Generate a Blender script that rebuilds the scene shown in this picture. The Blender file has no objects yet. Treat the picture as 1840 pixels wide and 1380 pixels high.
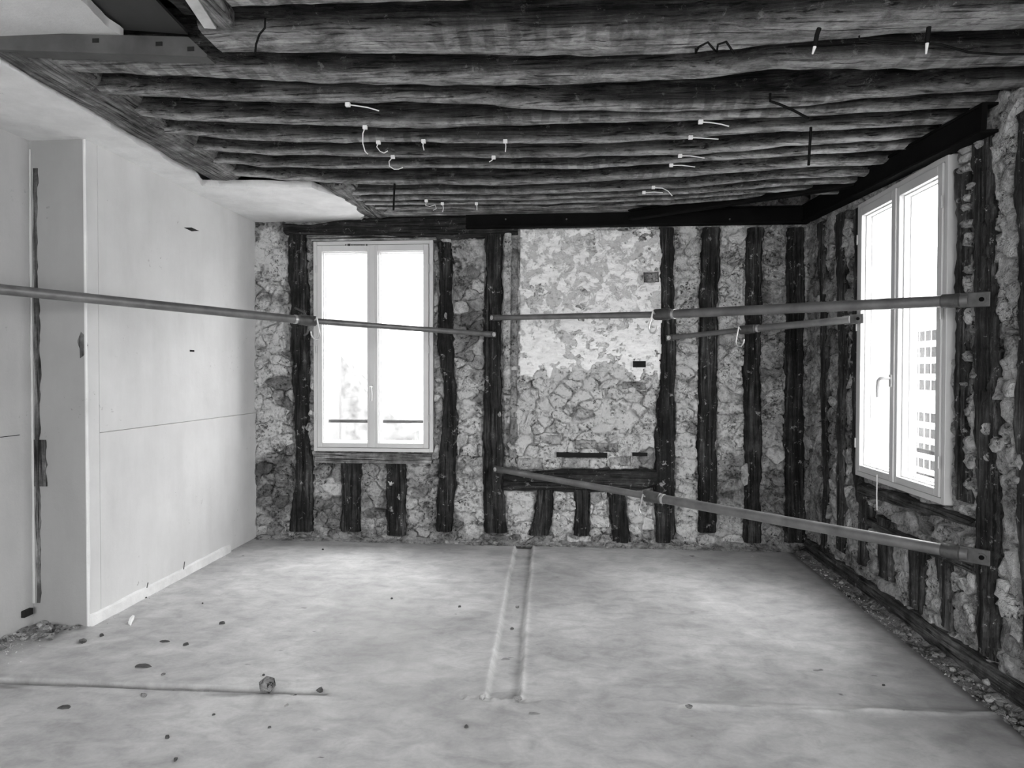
import bpy, bmesh, math, random
import numpy as np
from mathutils import Vector, Matrix
random.seed(7)
SC = bpy.context.scene
COL = SC.collection

# ------------------------------------------------------------------ camera
F, YAW, PIT, ROL, CH = 1187.0, .0786, -.0165, .002, 1.363      # photograph is 1840 x 1380
def cam_axes():
    cy, sy = math.cos(YAW), math.sin(YAW); cp, sp = math.cos(PIT), math.sin(PIT)
    fw = np.array([-sy*cp, cy*cp, sp]); r0 = np.array([cy, sy, 0.]); u0 = np.cross(r0, fw)
    c, s = math.cos(ROL), math.sin(ROL)
    return c*r0+s*u0, -s*r0+c*u0, fw
AX_R, AX_U, AX_F = cam_axes()
cam = bpy.data.cameras.new('camera'); cam.sensor_fit = 'HORIZONTAL'; cam.sensor_width = 36
cam.lens = F/1840*36; cam.clip_start = .05; cam.clip_end = 200
cam_o = bpy.data.objects.new('camera', cam); COL.objects.link(cam_o)
cam_o.matrix_world = Matrix(((AX_R[0], AX_U[0], -AX_F[0], 0), (AX_R[1], AX_U[1], -AX_F[1], 0),
                             (AX_R[2], AX_U[2], -AX_F[2], CH), (0, 0, 0, 1)))
SC.camera = cam_o

# ------------------------------------------------------------------ light
SC.view_settings.view_transform = 'Standard'; SC.view_settings.look = 'None'
SC.view_settings.gamma = 1; SC.view_settings.use_curve_mapping = False
SC.view_settings.exposure = 2.2
SC.cycles.use_denoising = True
SC.cycles.max_bounces = 10; SC.cycles.diffuse_bounces = 5
SC.cycles.transparent_max_bounces = 12; SC.cycles.caustics_reflective = False; SC.cycles.caustics_refractive = False
world = bpy.data.worlds.new('overcast_sky'); SC.world = world; world.use_nodes = True
def overcast():
    # standard overcast sky: three times brighter at the zenith than at the horizon, even all round
    t = world.node_tree; tc = t.nodes.new('ShaderNodeTexCoord'); sp = t.nodes.new('ShaderNodeSeparateXYZ'); mr = t.nodes.new('ShaderNodeMapRange')
    t.links.new(tc.outputs['Generated'], sp.inputs[0]); t.links.new(sp.outputs['Z'], mr.inputs['Value'])
    mr.inputs['From Min'].default_value = 0; mr.inputs['From Max'].default_value = 1; mr.inputs['To Min'].default_value = SKY/3; mr.inputs['To Max'].default_value = SKY
    t.links.new(mr.outputs[0], t.nodes['Background'].inputs[1])
SKY = 9.0
world.node_tree.nodes['Background'].inputs[0].default_value = (1, 1, 1, 1); overcast()

# key planes of the room (metres)
YB, XL, XR, XS = 5.25, -2.534, 1.863, 1.728       # back wall, left lining, right wall, slab edge
XREC, YREC = -2.85, 3.34                          # recessed left wall nearer the camera
YREAR = -2.6
WIN = (-2.030, -1.048, .7245, 2.4245)             # back window x0 x1 z0 z1
WINR = (3.352, 4.336, .7245, 2.4245)              # right window y0 y1 z0 z1
REAR_FILL = [(-2.75, -.75, .4, 2.5), (-.3, 1.7, .4, 2.5)]   # two unseen windows behind the camera, added for fill light
SIDE_FILL = (.3, 1.0, .7245, 2.4245)                # unseen window in the right wall beside the camera, added for fill light

def portal(name, loc, rot, sx, sy):
    l = bpy.data.lights.new(name, 'AREA'); l.shape = 'RECTANGLE'; l.size = sx; l.size_y = sy
    l.cycles.is_portal = True
    o = bpy.data.objects.new(name, l); COL.objects.link(o); o.location = loc; o.rotation_euler = rot
H90 = math.pi/2
portal('daylight_back_window', ((WIN[0]+WIN[1])/2, YB+.1, 1.57), (-H90, 0, 0), .98, 1.7)
portal('daylight_right_window', (XR+.1, (WINR[0]+WINR[1])/2, 1.57), (-H90, 0, -H90), .98, 1.7)
portal('daylight_side_fill', (XR+.1, (SIDE_FILL[0]+SIDE_FILL[1])/2, 1.57), (-H90, 0, -H90), .7, 1.7)
for a in REAR_FILL:
    portal('daylight_rear_fill', ((a[0]+a[1])/2, YREAR-.05, (a[2]+a[3])/2), (H90, 0, 0), a[1]-a[0], a[3]-a[2])

# ------------------------------------------------------------------ pixel -> point helpers
def ray(x, y): return AX_F+(x-920)/F*AX_R-(y-690)/F*AX_U
ORG = np.array([0, 0, CH])
def onY(x, y, Y=YB): d = ray(x, y); return ORG+d*(Y/d[1])
def onX(x, y, X=XR): d = ray(x, y); return ORG+d*(X/d[0])
def onZ(x, y, Z=0.): d = ray(x, y); return ORG+d*((Z-CH)/d[2])

# ------------------------------------------------------------------ numpy noise
def hsh(ix, iy, seed):
    h = (ix.astype(np.int64)*374761393+iy.astype(np.int64)*668265263+seed*974634777) & 0xffffffff
    h = ((h ^ (h >> 13))*1274126177) & 0xffffffff
    h = ((h ^ (h >> 15))*2246822519) & 0xffffffff
    return ((h ^ (h >> 16)) & 0xffffff)/float(0xffffff)
def vn(x, y, seed=0):
    x = np.asarray(x, float); y = np.asarray(y, float)
    ix = np.floor(x); iy = np.floor(y); fx = x-ix; fy = y-iy
    fx = fx*fx*(3-2*fx); fy = fy*fy*(3-2*fy)
    a = hsh(ix, iy, seed); b = hsh(ix+1, iy, seed); c = hsh(ix, iy+1, seed); d = hsh(ix+1, iy+1, seed)
    return (a*(1-fx)+b*fx)*(1-fy)+(c*(1-fx)+d*fx)*fy
def fbm(x, y, seed=0, o=4):
    s = 0; a = .5
    for i in range(o):
        s = s+a*vn(np.asarray(x)*2**i+17.3*i, np.asarray(y)*2**i+5.1*i, seed+i); a *= .5
    return s/(1-.5**o)
def sst(a, b, x): t = np.clip((x-a)/(b-a), 0, 1); return t*t*(3-2*t)

# ------------------------------------------------------------------ object helpers
def mk(name, V, Fc, m, parent=None, smooth=False, tone=None, label=None, cat=None, group=None, kind=None, recentre=True, auto=None):
    V = np.asarray(V, float)
    base = np.array([(V[:, 0].min()+V[:, 0].max())/2, (V[:, 1].min()+V[:, 1].max())/2, V[:, 2].min()]) if recentre else np.zeros(3)
    me = bpy.data.meshes.new(name)
    me.from_pydata((V-base).tolist(), [], [tuple(int(i) for i in f) for f in Fc])
    if smooth: me.polygons.foreach_set('use_smooth', [True]*len(me.polygons))
    if auto is not None:
        me.polygons.foreach_set('use_smooth', [True]*len(me.polygons))
        try: me.set_sharp_from_angle(angle=auto)
        except Exception: pass
    if tone is not None:
        at = me.attributes.new('tone', 'FLOAT', 'POINT'); at.data.foreach_set('value', np.asarray(tone, float).ravel())
    me.materials.append(m); me.update()
    o = bpy.data.objects.new(name, me); COL.objects.link(o)
    place(o, base, parent); tag(o, label, cat, group, kind)
    return o
def wloc(o):
    p = Vector(o.location)
    while o.parent: o = o.parent; p = p+Vector(o.location)
    return p
def place(o, base, parent):
    if parent:
        o.parent = parent; o.location = Vector(base)-wloc(parent)
    else: o.location = Vector(base)
def tag(o, label=None, cat=None, group=None, kind=None):
    if label: o['label'] = label
    if cat: o['category'] = cat
    if group: o['group'] = group
    if kind: o['kind'] = kind
def thing(name, label, cat, loc, group=None, kind=None):
    o = bpy.data.objects.new(name, None); COL.objects.link(o); o.location = Vector(loc); o.empty_display_size = .1
    tag(o, label, cat, group, kind); return o

class MB:
    """collects boxes, tubes and prisms into one mesh"""
    def __init__(s): s.V = []; s.F = []
    def add(s, V, Fc):
        n = len(s.V); s.V += [tuple(map(float, v)) for v in V]; s.F += [tuple(n+i for i in f) for f in Fc]; return s
    def box(s, x0, x1, y0, y1, z0, z1):
        x0, x1 = min(x0, x1), max(x0, x1); y0, y1 = min(y0, y1), max(y0, y1); z0, z1 = min(z0, z1), max(z0, z1)
        V = [(x0,y0,z0),(x1,y0,z0),(x1,y1,z0),(x0,y1,z0),(x0,y0,z1),(x1,y0,z1),(x1,y1,z1),(x0,y1,z1)]
        return s.add(V, [(0,3,2,1),(4,5,6,7),(0,1,5,4),(1,2,6,5),(2,3,7,6),(3,0,4,7)])
    def obox(s, c, ax, ay, az):
        c, ax, ay, az = (np.asarray(v, float) for v in (c, ax, ay, az))
        V = [c+i*ax+j*ay+k*az for k in (-1, 1) for (i, j) in ((-1,-1),(1,-1),(1,1),(-1,1))]
        return s.add(V, [(0,3,2,1),(4,5,6,7),(0,1,5,4),(1,2,6,5),(2,3,7,6),(3,0,4,7)])
    def tube(s, pts, r, seg=8, caps=True):
        P = [np.asarray(p, float) for p in pts]; n = len(P)
        rr = r if hasattr(r, '__len__') else [r]*n
        t0 = P[1]-P[0]; t0 = t0/np.linalg.norm(t0)
        up = np.array([0, 0, 1.]) if abs(t0[2]) < .9 else np.array([1., 0, 0])
        a = np.cross(t0, up); a /= np.linalg.norm(a)
        V = []
        for i in range(n):
            t = P[min(i+1, n-1)]-P[max(i-1, 0)]; t = t/np.linalg.norm(t)
            a = a-t*(a@t); a /= np.linalg.norm(a); b = np.cross(t, a)
            for k in range(seg):
                w = 2*math.pi*k/seg; V.append(P[i]+rr[i]*(math.cos(w)*a+math.sin(w)*b))
        Fc = []
        for i in range(n-1):
            for k in range(seg):
                k2 = (k+1) % seg; Fc.append((i*seg+k, i*seg+k2, (i+1)*seg+k2, (i+1)*seg+k))
        if caps: Fc += [tuple(range(seg-1, -1, -1)), tuple((n-1)*seg+k for k in range(seg))]
        return s.add(V, Fc)
    def prism(s, poly, axis, a0, a1):
        """extrude a 2D polygon along axis (0,1,2)"""
        n = len(poly); V = []
        for a in (a0, a1):
            for p in poly:
                v = list(p); v.insert(axis, a); V.append(v)
        Fc = [tuple(range(n-1, -1, -1)), tuple(range(n, 2*n))]+[(i, (i+1) % n, n+(i+1) % n, n+i) for i in range(n)]
        return s.add(V, Fc)
    def build(s, name, m, parent=None, bevel=0, fix=True, **k):
        o = mk(name, s.V, s.F, m, parent, **k)
        if fix or bevel:
            bm = bmesh.new(); bm.from_mesh(o.data)
            if fix: bmesh.ops.recalc_face_normals(bm, faces=bm.faces)
            bm.to_mesh(o.data); bm.free()
        if bevel:
            md = o.modifiers.new('bevel', 'BEVEL'); md.width = bevel; md.segments = 2; md.limit_method = 'ANGLE'
        return o

# ------------------------------------------------------------------ materials
def nt(name):
    m = bpy.data.materials.new(name); m.use_nodes = True; t = m.node_tree
    return m, t, t.nodes['Principled BSDF']
def N(t, typ, **k):
    n = t.nodes.new(typ)
    for a, b in k.items():
        if a.startswith('i_'):
            key = a[2:]; key = int(key) if key.isdigit() else key
            n.inputs[key].default_value = b
        else: setattr(n, a, b)
    return n
def pos(t, scale=(1, 1, 1)):
    g = N(t, 'ShaderNodeNewGeometry'); mp = N(t, 'ShaderNodeMapping'); mp.inputs['Scale'].default_value = scale
    t.links.new(g.outputs['Position'], mp.inputs['Vector']); return mp.outputs[0]
def noise(t, vec, sc, det=6, ro=.6, dist=0):
    n = N(t, 'ShaderNodeTexNoise'); n.inputs['Scale'].default_value = sc; n.inputs['Detail'].default_value = det
    n.inputs['Roughness'].default_value = ro; n.inputs['Distortion'].default_value = dist
    t.links.new(vec, n.inputs['Vector']); return n.outputs['Fac']
def ramp(t, fac, stops):
    r = N(t, 'ShaderNodeValToRGB'); e = r.color_ramp.elements
    while len(e) < len(stops): e.new(.5)
    for el, (p, c) in zip(e, stops): el.position = p; el.color = (c, c, c, 1)
    t.links.new(fac, r.inputs[0]); return r.outputs[0]
def mth(t, op, a, b=None, clamp=False):
    n = N(t, 'ShaderNodeMath', operation=op, use_clamp=clamp)
    for i, v in enumerate((a, b)):
        if v is None: continue
        if isinstance(v, (int, float)): n.inputs[i].default_value = v
        else: t.links.new(v, n.inputs[i])
    return n.outputs[0]
def mixv(t, f, a, b):
    n = N(t, 'ShaderNodeMix', data_type='FLOAT')
    for i, v in ((0, f), (2, a), (3, b)):
        if isinstance(v, (int, float)): n.inputs[i].default_value = v
        else: t.links.new(v, n.inputs[i])
    return n.outputs[0]
def col(t, p, v):
    t.links.new(v, p.inputs['Base Color'])
def bump(t, p, h, strength=.5, dist=.01):
    b = N(t, 'ShaderNodeBump'); b.inputs['Strength'].default_value = strength; b.inputs['Distance'].default_value = dist
    t.links.new(h, b.inputs['Height']); t.links.new(b.outputs[0], p.inputs['Normal'])
def plain(name, v, rough=.6, metal=0, var=.15, sc=20):
    m, t, p = nt(name); n = noise(t, pos(t), sc)
    col(t, p, ramp(t, n, [(.3, v*(1-var)), (.7, v*(1+var))]))
    p.inputs['Roughness'].default_value = rough; p.inputs['Metallic'].default_value = metal
    return m

def masonry_mat():
    m, t, p = nt('masonry'); P = pos(t)
    a = N(t, 'ShaderNodeAttribute', attribute_name='tone')
    n1 = noise(t, P, 5.5, 9, .68, .8); n2 = noise(t, P, 34, 7, .72, .4); n3 = noise(t, P, 130, 4, .7)
    k = ramp(t, n1, [(.36, .40), (.44, .80), (.52, 1.12), (.62, 1.5)])
    k2 = ramp(t, n2, [(.34, .5), (.45, .92), (.55, 1.08), (.66, 1.35)])
    v = mth(t, 'MULTIPLY', mth(t, 'MULTIPLY', a.outputs['Fac'], k), k2)
    sm = ramp(t, noise(t, P, 5.5, 9, .74, .6), [(.50, 0), (.56, 1)])          # smears of lighter lime mortar over the stones
    v = mixv(t, mth(t, 'MULTIPLY', sm, .55), v, mth(t, 'MULTIPLY', mth(t, 'POWER', a.outputs['Fac'], .75), ramp(t, n2, [(.3, .75), (.7, 1.1)])))
    pg = ramp(t, noise(t, P, 7, 4, .6), [(.46, 0), (.58, 1)])
    pit = mth(t, 'SUBTRACT', 1, mth(t, 'MULTIPLY', pg, ramp(t, noise(t, P, 42, 6, .78), [(.40, .9), (.455, 0)])))
    v = mth(t, 'MULTIPLY', v, pit)
    # broken hairline cracks
    vo = N(t, 'ShaderNodeTexVoronoi', feature='DISTANCE_TO_EDGE'); vo.inputs['Scale'].default_value = 13
    mp = N(t, 'ShaderNodeMixRGB'); mp.inputs[0].default_value = .16
    nn = N(t, 'ShaderNodeTexNoise'); nn.inputs['Scale'].default_value = 11; nn.inputs['Detail'].default_value = 5
    t.links.new(P, nn.inputs['Vector']); t.links.new(P, mp.inputs[1]); t.links.new(nn.outputs['Color'], mp.inputs[2])
    t.links.new(mp.outputs[0], vo.inputs['Vector'])
    gate = ramp(t, noise(t, P, 6, 4), [(.45, 0), (.53, 1)])
    cr = ramp(t, vo.outputs['Distance'], [(0, 0), (.018, 1)])
    cr = mth(t, 'MAXIMUM', cr, mth(t, 'SUBTRACT', 1, gate))
    v = mth(t, 'MULTIPLY', v, mixv(t, cr, .35, 1.0)); v = mth(t, 'MINIMUM', v, .8)
    col(t, p, v); p.inputs['Roughness'].default_value = .95; p.inputs['Specular IOR Level'].default_value = .2
    h = mth(t, 'ADD', mth(t, 'MULTIPLY', n1, 1.4), mth(t, 'ADD', mth(t, 'MULTIPLY', n2, .8), mth(t, 'MULTIPLY', n3, .25)))
    h = mth(t, 'ADD', mth(t, 'ADD', h, mth(t, 'MULTIPLY', cr, .25)), mth(t, 'MULTIPLY', pit, .2))
    bump(t, p, h, 1.0, .035); return m
M_MAS = masonry_mat()

def plaster_peel_mat():
    m, t, p = nt('peeling_plaster'); P = pos(t)
    n1 = noise(t, P, 9, 9, .72, .5); n2 = noise(t, P, 30, 6, .7); n3 = noise(t, pos(t, (1, 1, 3)), 14, 5, .6)
    sx = N(t, 'ShaderNodeSeparateXYZ'); t.links.new(P, sx.inputs[0])
    up = ramp(t, mth(t, 'SUBTRACT', sx.outputs['Z'], 1.2), [(.35, -.0), (.75, .115)])      # the coat has come away mostly near the top
    peel = mth(t, 'MULTIPLY', ramp(t, mth(t, 'ADD', n1, mth(t, 'SUBTRACT', up, .13)), [(.47, 0), (.53, 1)]), .8)
    base = ramp(t, n3, [(.3, .66), (.5, .80), (.7, .88)])
    under = ramp(t, n2, [(.3, .36), (.7, .54)])
    v = mixv(t, peel, base, under); v = mth(t, 'MULTIPLY', v, ramp(t, n2, [(.32, .5), (.42, 1)]))
    col(t, p, v); p.inputs['Roughness'].default_value = .9
    h = mth(t, 'ADD', mth(t, 'MULTIPLY', peel, -.25), mth(t, 'ADD', mth(t, 'MULTIPLY', n2, .35), mth(t, 'MULTIPLY', n3, .3)))
    bump(t, p, h, .8, .02); return m
M_PEEL = plaster_peel_mat()

def wood_mat(name, axis, lo, hi, chalk=0., attr=False, under=(.16, .34)):
    m, t, p = nt(name)
    s = [20, 20, 20]; s[axis] = 1.3; P = pos(t, s)
    s2 = [75, 75, 75]; s2[axis] = 3.0; P2 = pos(t, s2)
    g = noise(t, P, 1, 8, .7, .8); f = noise(t, P2, 1, 5, .65, .3); b = noise(t, pos(t), 5, 7, .7)
    v = ramp(t, g, [(.36, lo), (.49, (lo*hi)**.5), (.63, hi)])
    v = mth(t, 'MULTIPLY', v, ramp(t, b, [(.37, .45), (.5, 1.), (.62, 1.8)]))
    crack = ramp(t, f, [(.36, .10), (.43, 1)])
    fib = ramp(t, f, [(.45, .8), (.62, 1.5)])
    v = mth(t, 'MULTIPLY', mth(t, 'MULTIPLY', v, crack), fib)
    if attr:                                         # undersides: worn lime wash and lath marks, lightened further as painted floor bounce
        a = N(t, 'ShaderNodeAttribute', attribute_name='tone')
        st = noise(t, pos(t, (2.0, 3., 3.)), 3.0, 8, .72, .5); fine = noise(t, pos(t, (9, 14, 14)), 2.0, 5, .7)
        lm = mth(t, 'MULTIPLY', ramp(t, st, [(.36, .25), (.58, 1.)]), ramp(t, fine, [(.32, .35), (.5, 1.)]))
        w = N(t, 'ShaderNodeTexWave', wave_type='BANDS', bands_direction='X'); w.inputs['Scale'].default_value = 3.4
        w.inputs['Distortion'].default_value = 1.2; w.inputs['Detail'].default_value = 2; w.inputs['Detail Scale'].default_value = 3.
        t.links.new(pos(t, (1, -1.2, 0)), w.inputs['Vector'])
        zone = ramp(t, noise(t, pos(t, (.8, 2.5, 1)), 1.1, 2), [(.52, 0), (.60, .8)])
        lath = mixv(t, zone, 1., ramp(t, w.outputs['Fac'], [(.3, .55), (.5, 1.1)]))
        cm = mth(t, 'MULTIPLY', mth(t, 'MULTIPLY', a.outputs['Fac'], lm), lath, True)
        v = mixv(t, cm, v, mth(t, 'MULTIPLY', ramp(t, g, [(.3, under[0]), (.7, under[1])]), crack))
    if chalk:
        c = noise(t, pos(t), 19, 8, .78, .3); cm = ramp(t, c, [(.595, 0), (.635, chalk)])
        v = mixv(t, cm, v, mth(t, 'MULTIPLY', crack, .42))
    col(t, p, v); p.inputs['Roughness'].default_value = .8; p.inputs['Specular IOR Level'].default_value = .25
    h = mth(t, 'ADD', mth(t, 'MULTIPLY', g, .9), mth(t, 'ADD', mth(t, 'MULTIPLY', f, .5), mth(t, 'MULTIPLY', b, .5)))
    h = mth(t, 'ADD', h, mth(t, 'MULTIPLY', crack, .35)); bump(t, p, h, 1.0, .025)
    return m
M_STUD = wood_mat('dark_stud_wood', 2, .006, .048, .7)
M_STUDR = wood_mat('weathered_stud_wood', 2, .012, .085, .9)
M_LINT = wood_mat('dark_lintel_wood', 0, .008, .048, .4)
M_SOLE = wood_mat('dark_sole_wood', 1, .03, .11, .4)
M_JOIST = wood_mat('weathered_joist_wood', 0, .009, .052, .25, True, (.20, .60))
M_LBEAM = wood_mat('grey_brown_beam_wood', 1, .085, .16, .4)
M_PALEWOOD = wood_mat('pale_lath_wood', 0, .16, .34)

def wall_paint(name, v, sc=2.5, var=.06, scuff=.35, bs=.15):
    m, t, p = nt(name); P = pos(t)
    n = noise(t, P, sc, 6, .6); n2 = noise(t, P, 26, 5, .7); n3 = noise(t, pos(t, (1, 1, .25)), 7, 5, .6)
    c = ramp(t, n, [(.3, v*(1-var)), (.7, v*(1+var))])
    sp = mth(t, 'MULTIPLY', ramp(t, n2, [(.63, 0), (.68, scuff)]), ramp(t, noise(t, P, 3.1, 3), [(.56, 0), (.64, 1)]))
    c = mth(t, 'MULTIPLY', c, mth(t, 'SUBTRACT', 1, sp))
    c = mth(t, 'MULTIPLY', c, ramp(t, n3, [(.3, .95), (.6, 1.02)]))
    col(t, p, c); p.inputs['Roughness'].default_value = .85; p.inputs['Specular IOR Level'].default_value = .25
    bump(t, p, mth(t, 'ADD', n2, n), bs, .01); return m
M_BOARD = wall_paint('plasterboard', .58, scuff=.5)
M_RECESS = wall_paint('recess_paint', .46, scuff=.5)
M_RETURN = wall_paint('grey_plaster', .28, bs=.25)
M_REAR = wall_paint('plain_plaster', .55, bs=.25)
M_PLAST = wall_paint('rough_plaster', .72, 5, .1, .3, .6)
M_CEILP = wall_paint('ceiling_plaster', .58, 3, .12, .4, .3)
M_SKIRT = wall_paint('skirting_mortar', .68, 9, .12, .4, .6)

def floor_mat():
    m, t, p = nt('screed'); P = pos(t)
    a = N(t, 'ShaderNodeAttribute', attribute_name='tone')
    n = noise(t, P, 1.3, 7, .62, .3); n2 = noise(t, pos(t, (1, 1.6, 1)), 7, 6, .65, .5); n3 = noise(t, P, 60, 4, .6)
    v = ramp(t, n, [(.36, .31), (.5, .385), (.62, .47)])
    v = mth(t, 'MULTIPLY', v, ramp(t, n2, [(.34, .80), (.5, 1.0), (.64, 1.14)]))
    v = mth(t, 'MULTIPLY', v, ramp(t, n3, [(.3, .95), (.7, 1.04)]))
    # dark trodden specks and stains
    sp = noise(t, pos(t, (1, 1.9, 1)), 9, 3, .5); sp2 = noise(t, P, 1.1, 2)
    st = mth(t, 'MULTIPLY', ramp(t, sp, [(.70, 0), (.735, .6)]), ramp(t, sp2, [(.5, 0), (.6, 1)]))
    v = mth(t, 'MULTIPLY', v, mth(t, 'SUBTRACT', 1, st))
    v = mth(t, 'MULTIPLY', v, a.outputs['Fac'])
    col(t, p, v)
    t.links.new(ramp(t, n2, [(.3, .55), (.7, .75)]), p.inputs['Roughness']); p.inputs['Specular IOR Level'].default_value = .25
    bump(t, p, mth(t, 'ADD', mth(t, 'MULTIPLY', n2, .5), mth(t, 'MULTIPLY', n3, .15)), .25, .01); return m
M_FLOOR = floor_mat()
M_STEEL = plain('black_painted_steel', .004, .8, 0, .35, 12); M_STEEL.node_tree.nodes['Principled BSDF'].inputs['Specular IOR Level'].default_value = .08
M_PRIMER = plain('primed_grey_steel', .055, .6, 0, .4, 7)
M_TUBE = plain('galvanised_tube', .15, .42, .35, .3, 9)
M_TUBED = plain('dull_cast_iron', .075, .5, .3, .3, 30)
M_BOLT = plain('bright_bolt', .75, .25, .8, .05)
M_ROD = plain('zinc_rod', .55, .35, .7, .1)
M_WHITE = plain('white_window_paint', .52, .4, 0, .04, 6)
M_BEAD = plain('white_glazing_bead', .66, .4, 0, .03, 6)
M_HANDLE = plain('white_handle', .42, .3, 0, .03)
M_HINGE = plain('grey_hinge', .42, .4, .3, .1)
M_INK = plain('black_ink', .01, .6)
M_DARK = plain('black_insert', .006, 1)  # flat black stands in for the shade inside slots and holes
M_TIE = plain('white_nylon', .75, .5, 0, .05)
M_WIRE = plain('black_cable', .012, .5)
M_CHIP = plain('dark_wood_chip', .05, .9, 0, .4, 60)
def dull(m): m.node_tree.nodes['Principled BSDF'].inputs['Specular IOR Level'].default_value = 0; return m
def glass_mat():
    m, t, p = nt('window_glass'); t.nodes.remove(p)
    tr = N(t, 'ShaderNodeBsdfTransparent'); gl = N(t, 'ShaderNodeBsdfGlossy'); gl.inputs['Roughness'].default_value = .02
    mx = N(t, 'ShaderNodeMixShader'); mx.inputs[0].default_value = .06
    tr.inputs[0].default_value = (.93, .93, .93, 1)
    t.links.new(tr.outputs[0], mx.inputs[1]); t.links.new(gl.outputs[0], mx.inputs[2])
    t.links.new(mx.outputs[0], t.nodes['Material Output'].inputs[0]); return m
M_GLASS = glass_mat()
M_EXT = plain('street_facade', .75, .9, 0, .08, 1.5)
M_EXT2 = plain('rough_facade', .075, .95, 0, .5, 5)
M_EXT3 = plain('house_edge', .10, .9, 0, .1, 2)
M_RAIL = plain('railing_paint', .05, .6)
M_EXTP = plain('dim_far_pane', .035, .4, 0, .2, 2)
for m_ in (M_WIRE, M_EXT, M_EXT2, M_EXT3, M_EXTP, M_RAIL): dull(m_)
M_EXTG = plain('street_paving', .3, .95, 0, .2, 1)

# ================================================================== SETTING
# ---- floor slab with the chased channels
def lines(a, b, step, fine=()):
    xs = list(np.arange(a, b+1e-6, step))
    for (p, q, s) in fine: xs = [x for x in xs if not p < x < q]+list(np.arange(p, q+1e-6, s))
    xs = np.array(sorted(xs+[b])); return xs[np.concatenate([[True], np.diff(xs) > 1e-4])]
gx = lines(-2.92, XS, .05, [(-.48, -.06, .008)]); gy = lines(YREAR, YB-.02, .05, [(2.60, 2.86, .009), (2.86, 5.2, .022)])
GX, GY = np.meshgrid(gx, gy)
hz = (fbm(GX*1.5, GY*1.5, 3)-.5)*.006
tone = np.ones_like(GX)
# long channel towards the back wall
tl = onZ(941, 985)[0]; c0 = (onZ(903, 1250)+onZ(905, 1250))/2; c1 = onZ(941, 985)
cx = c0[0]+(GY-c0[1])/(c1[1]-c0[1])*(c1[0]-c0[0])
hw = .062+.012*(fbm(GY*6, GX*0, 8)-.5)
d = np.abs(GX-cx)-hw; inside = (GY > 2.745)
tr = sst(.012, -.004, d)*inside
ridge = np.exp(-((d-.012)/.014)**2)*inside
hz -= tr*(.022+.008*fbm(GX*40, GY*25, 5)); hz += ridge*.008*fbm(GX*15, GY*6, 6)
tone *= 1+tr*(.10*(fbm(GX*30, GY*18, 11)-.35))+ridge*.3
# head of the channel
hd = np.maximum(np.abs(GX-(c0[0]-.01))-.17, np.abs(GY-2.735)-.03+.012*(fbm(GX*20, GY*20, 9)))
hm = sst(.01, -.008, hd); hz += hm*(fbm(GX*35, GY*30, 4)-.55)*.03; tone *= 1+hm*.2*(fbm(GX*30, GY*30, 13)-.3)
# left groove along the old partition
gl0, gl1 = onZ(0, 1221), onZ(580, 1243)
gyl = gl0[1]+(GX-gl0[0])/(gl1[0]-gl0[0])*(gl1[1]-gl0[1])
wd = .032+.014*fbm(GX*5, GY*0, 21)
gm = sst(.006, -.004, np.abs(GY-gyl+.012)-wd*.55)*(GX < gl1[0]+.03)
hz -= gm*.02; tone *= 1-gm*.12*fbm(GX*12, GY*30, 22)
gr = np.exp(-((GY-gyl+.06)/.03)**2)*(GX < gl1[0]+.05); hz += gr*.006*fbm(GX*14, GY*20, 23)
pat = sst(.55, .66, fbm(GX*7, GY*26, 24))*gr; tone *= 1-.45*pat
# right scar
sr0, sr1 = onZ(1225, 1268), onZ(1778, 1284)
gyr = sr0[1]+(GX-sr0[0])/(sr1[0]-sr0[0])*(sr1[1]-sr0[1])
rm = np.exp(-((GY-gyr)/.026)**2)*sst(sr0[0]-.02, sr0[0]+.03, GX)
hz += rm*(.006+.026*(fbm(GX*12, GY*60, 31)-.45)); tone *= 1+rm*(.16+.3*(fbm(GX*10, GY*70, 32)-.4))
tone *= 1+.28*sst(XS-.03, XS-.005, GX)
rt = np.clip(tone, .4, 1.5)
nx, ny = len(gx), len(gy)
idx = np.arange(nx*ny).reshape(ny, nx)
V = np.stack([GX, GY, hz], -1).reshape(-1, 3)
Fc = np.stack([idx[:-1, :-1], idx[:-1, 1:], idx[1:, 1:], idx[1:, :-1]], -1).reshape(-1, 4)
# skirt so that the slab has a real edge
edge = list(idx[0, :])+list(idx[1:, -1])+list(idx[-1, ::-1][1:])+list(idx[::-1, 0][1:-1])
nV = len(V); low = V[edge].copy(); low[:, 2] = -.12; V = np.vstack([V, low]); ne = len(edge)
sk = [(edge[i], nV+i, nV+(i+1) % ne, edge[(i+1) % ne]) for i in range(ne)]
floor = mk('floor', V, list(map(tuple, Fc))+sk, M_FLOOR, tone=np.concatenate([rt.ravel(), np.full(ne, .6)]), smooth=False, recentre=False,
           label='pale grey cement screed floor with chased channels', kind='structure')
floor.data.polygons.foreach_set('use_smooth', [True]*len(floor.data.polygons))
sub = MB().box(-3.3, 2.3, YREAR-.3, YB+.3, -.3, -.1).build('floor', M_RETURN, label='rough dusty bed of the floor below the slab edge', kind='structure')

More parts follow.
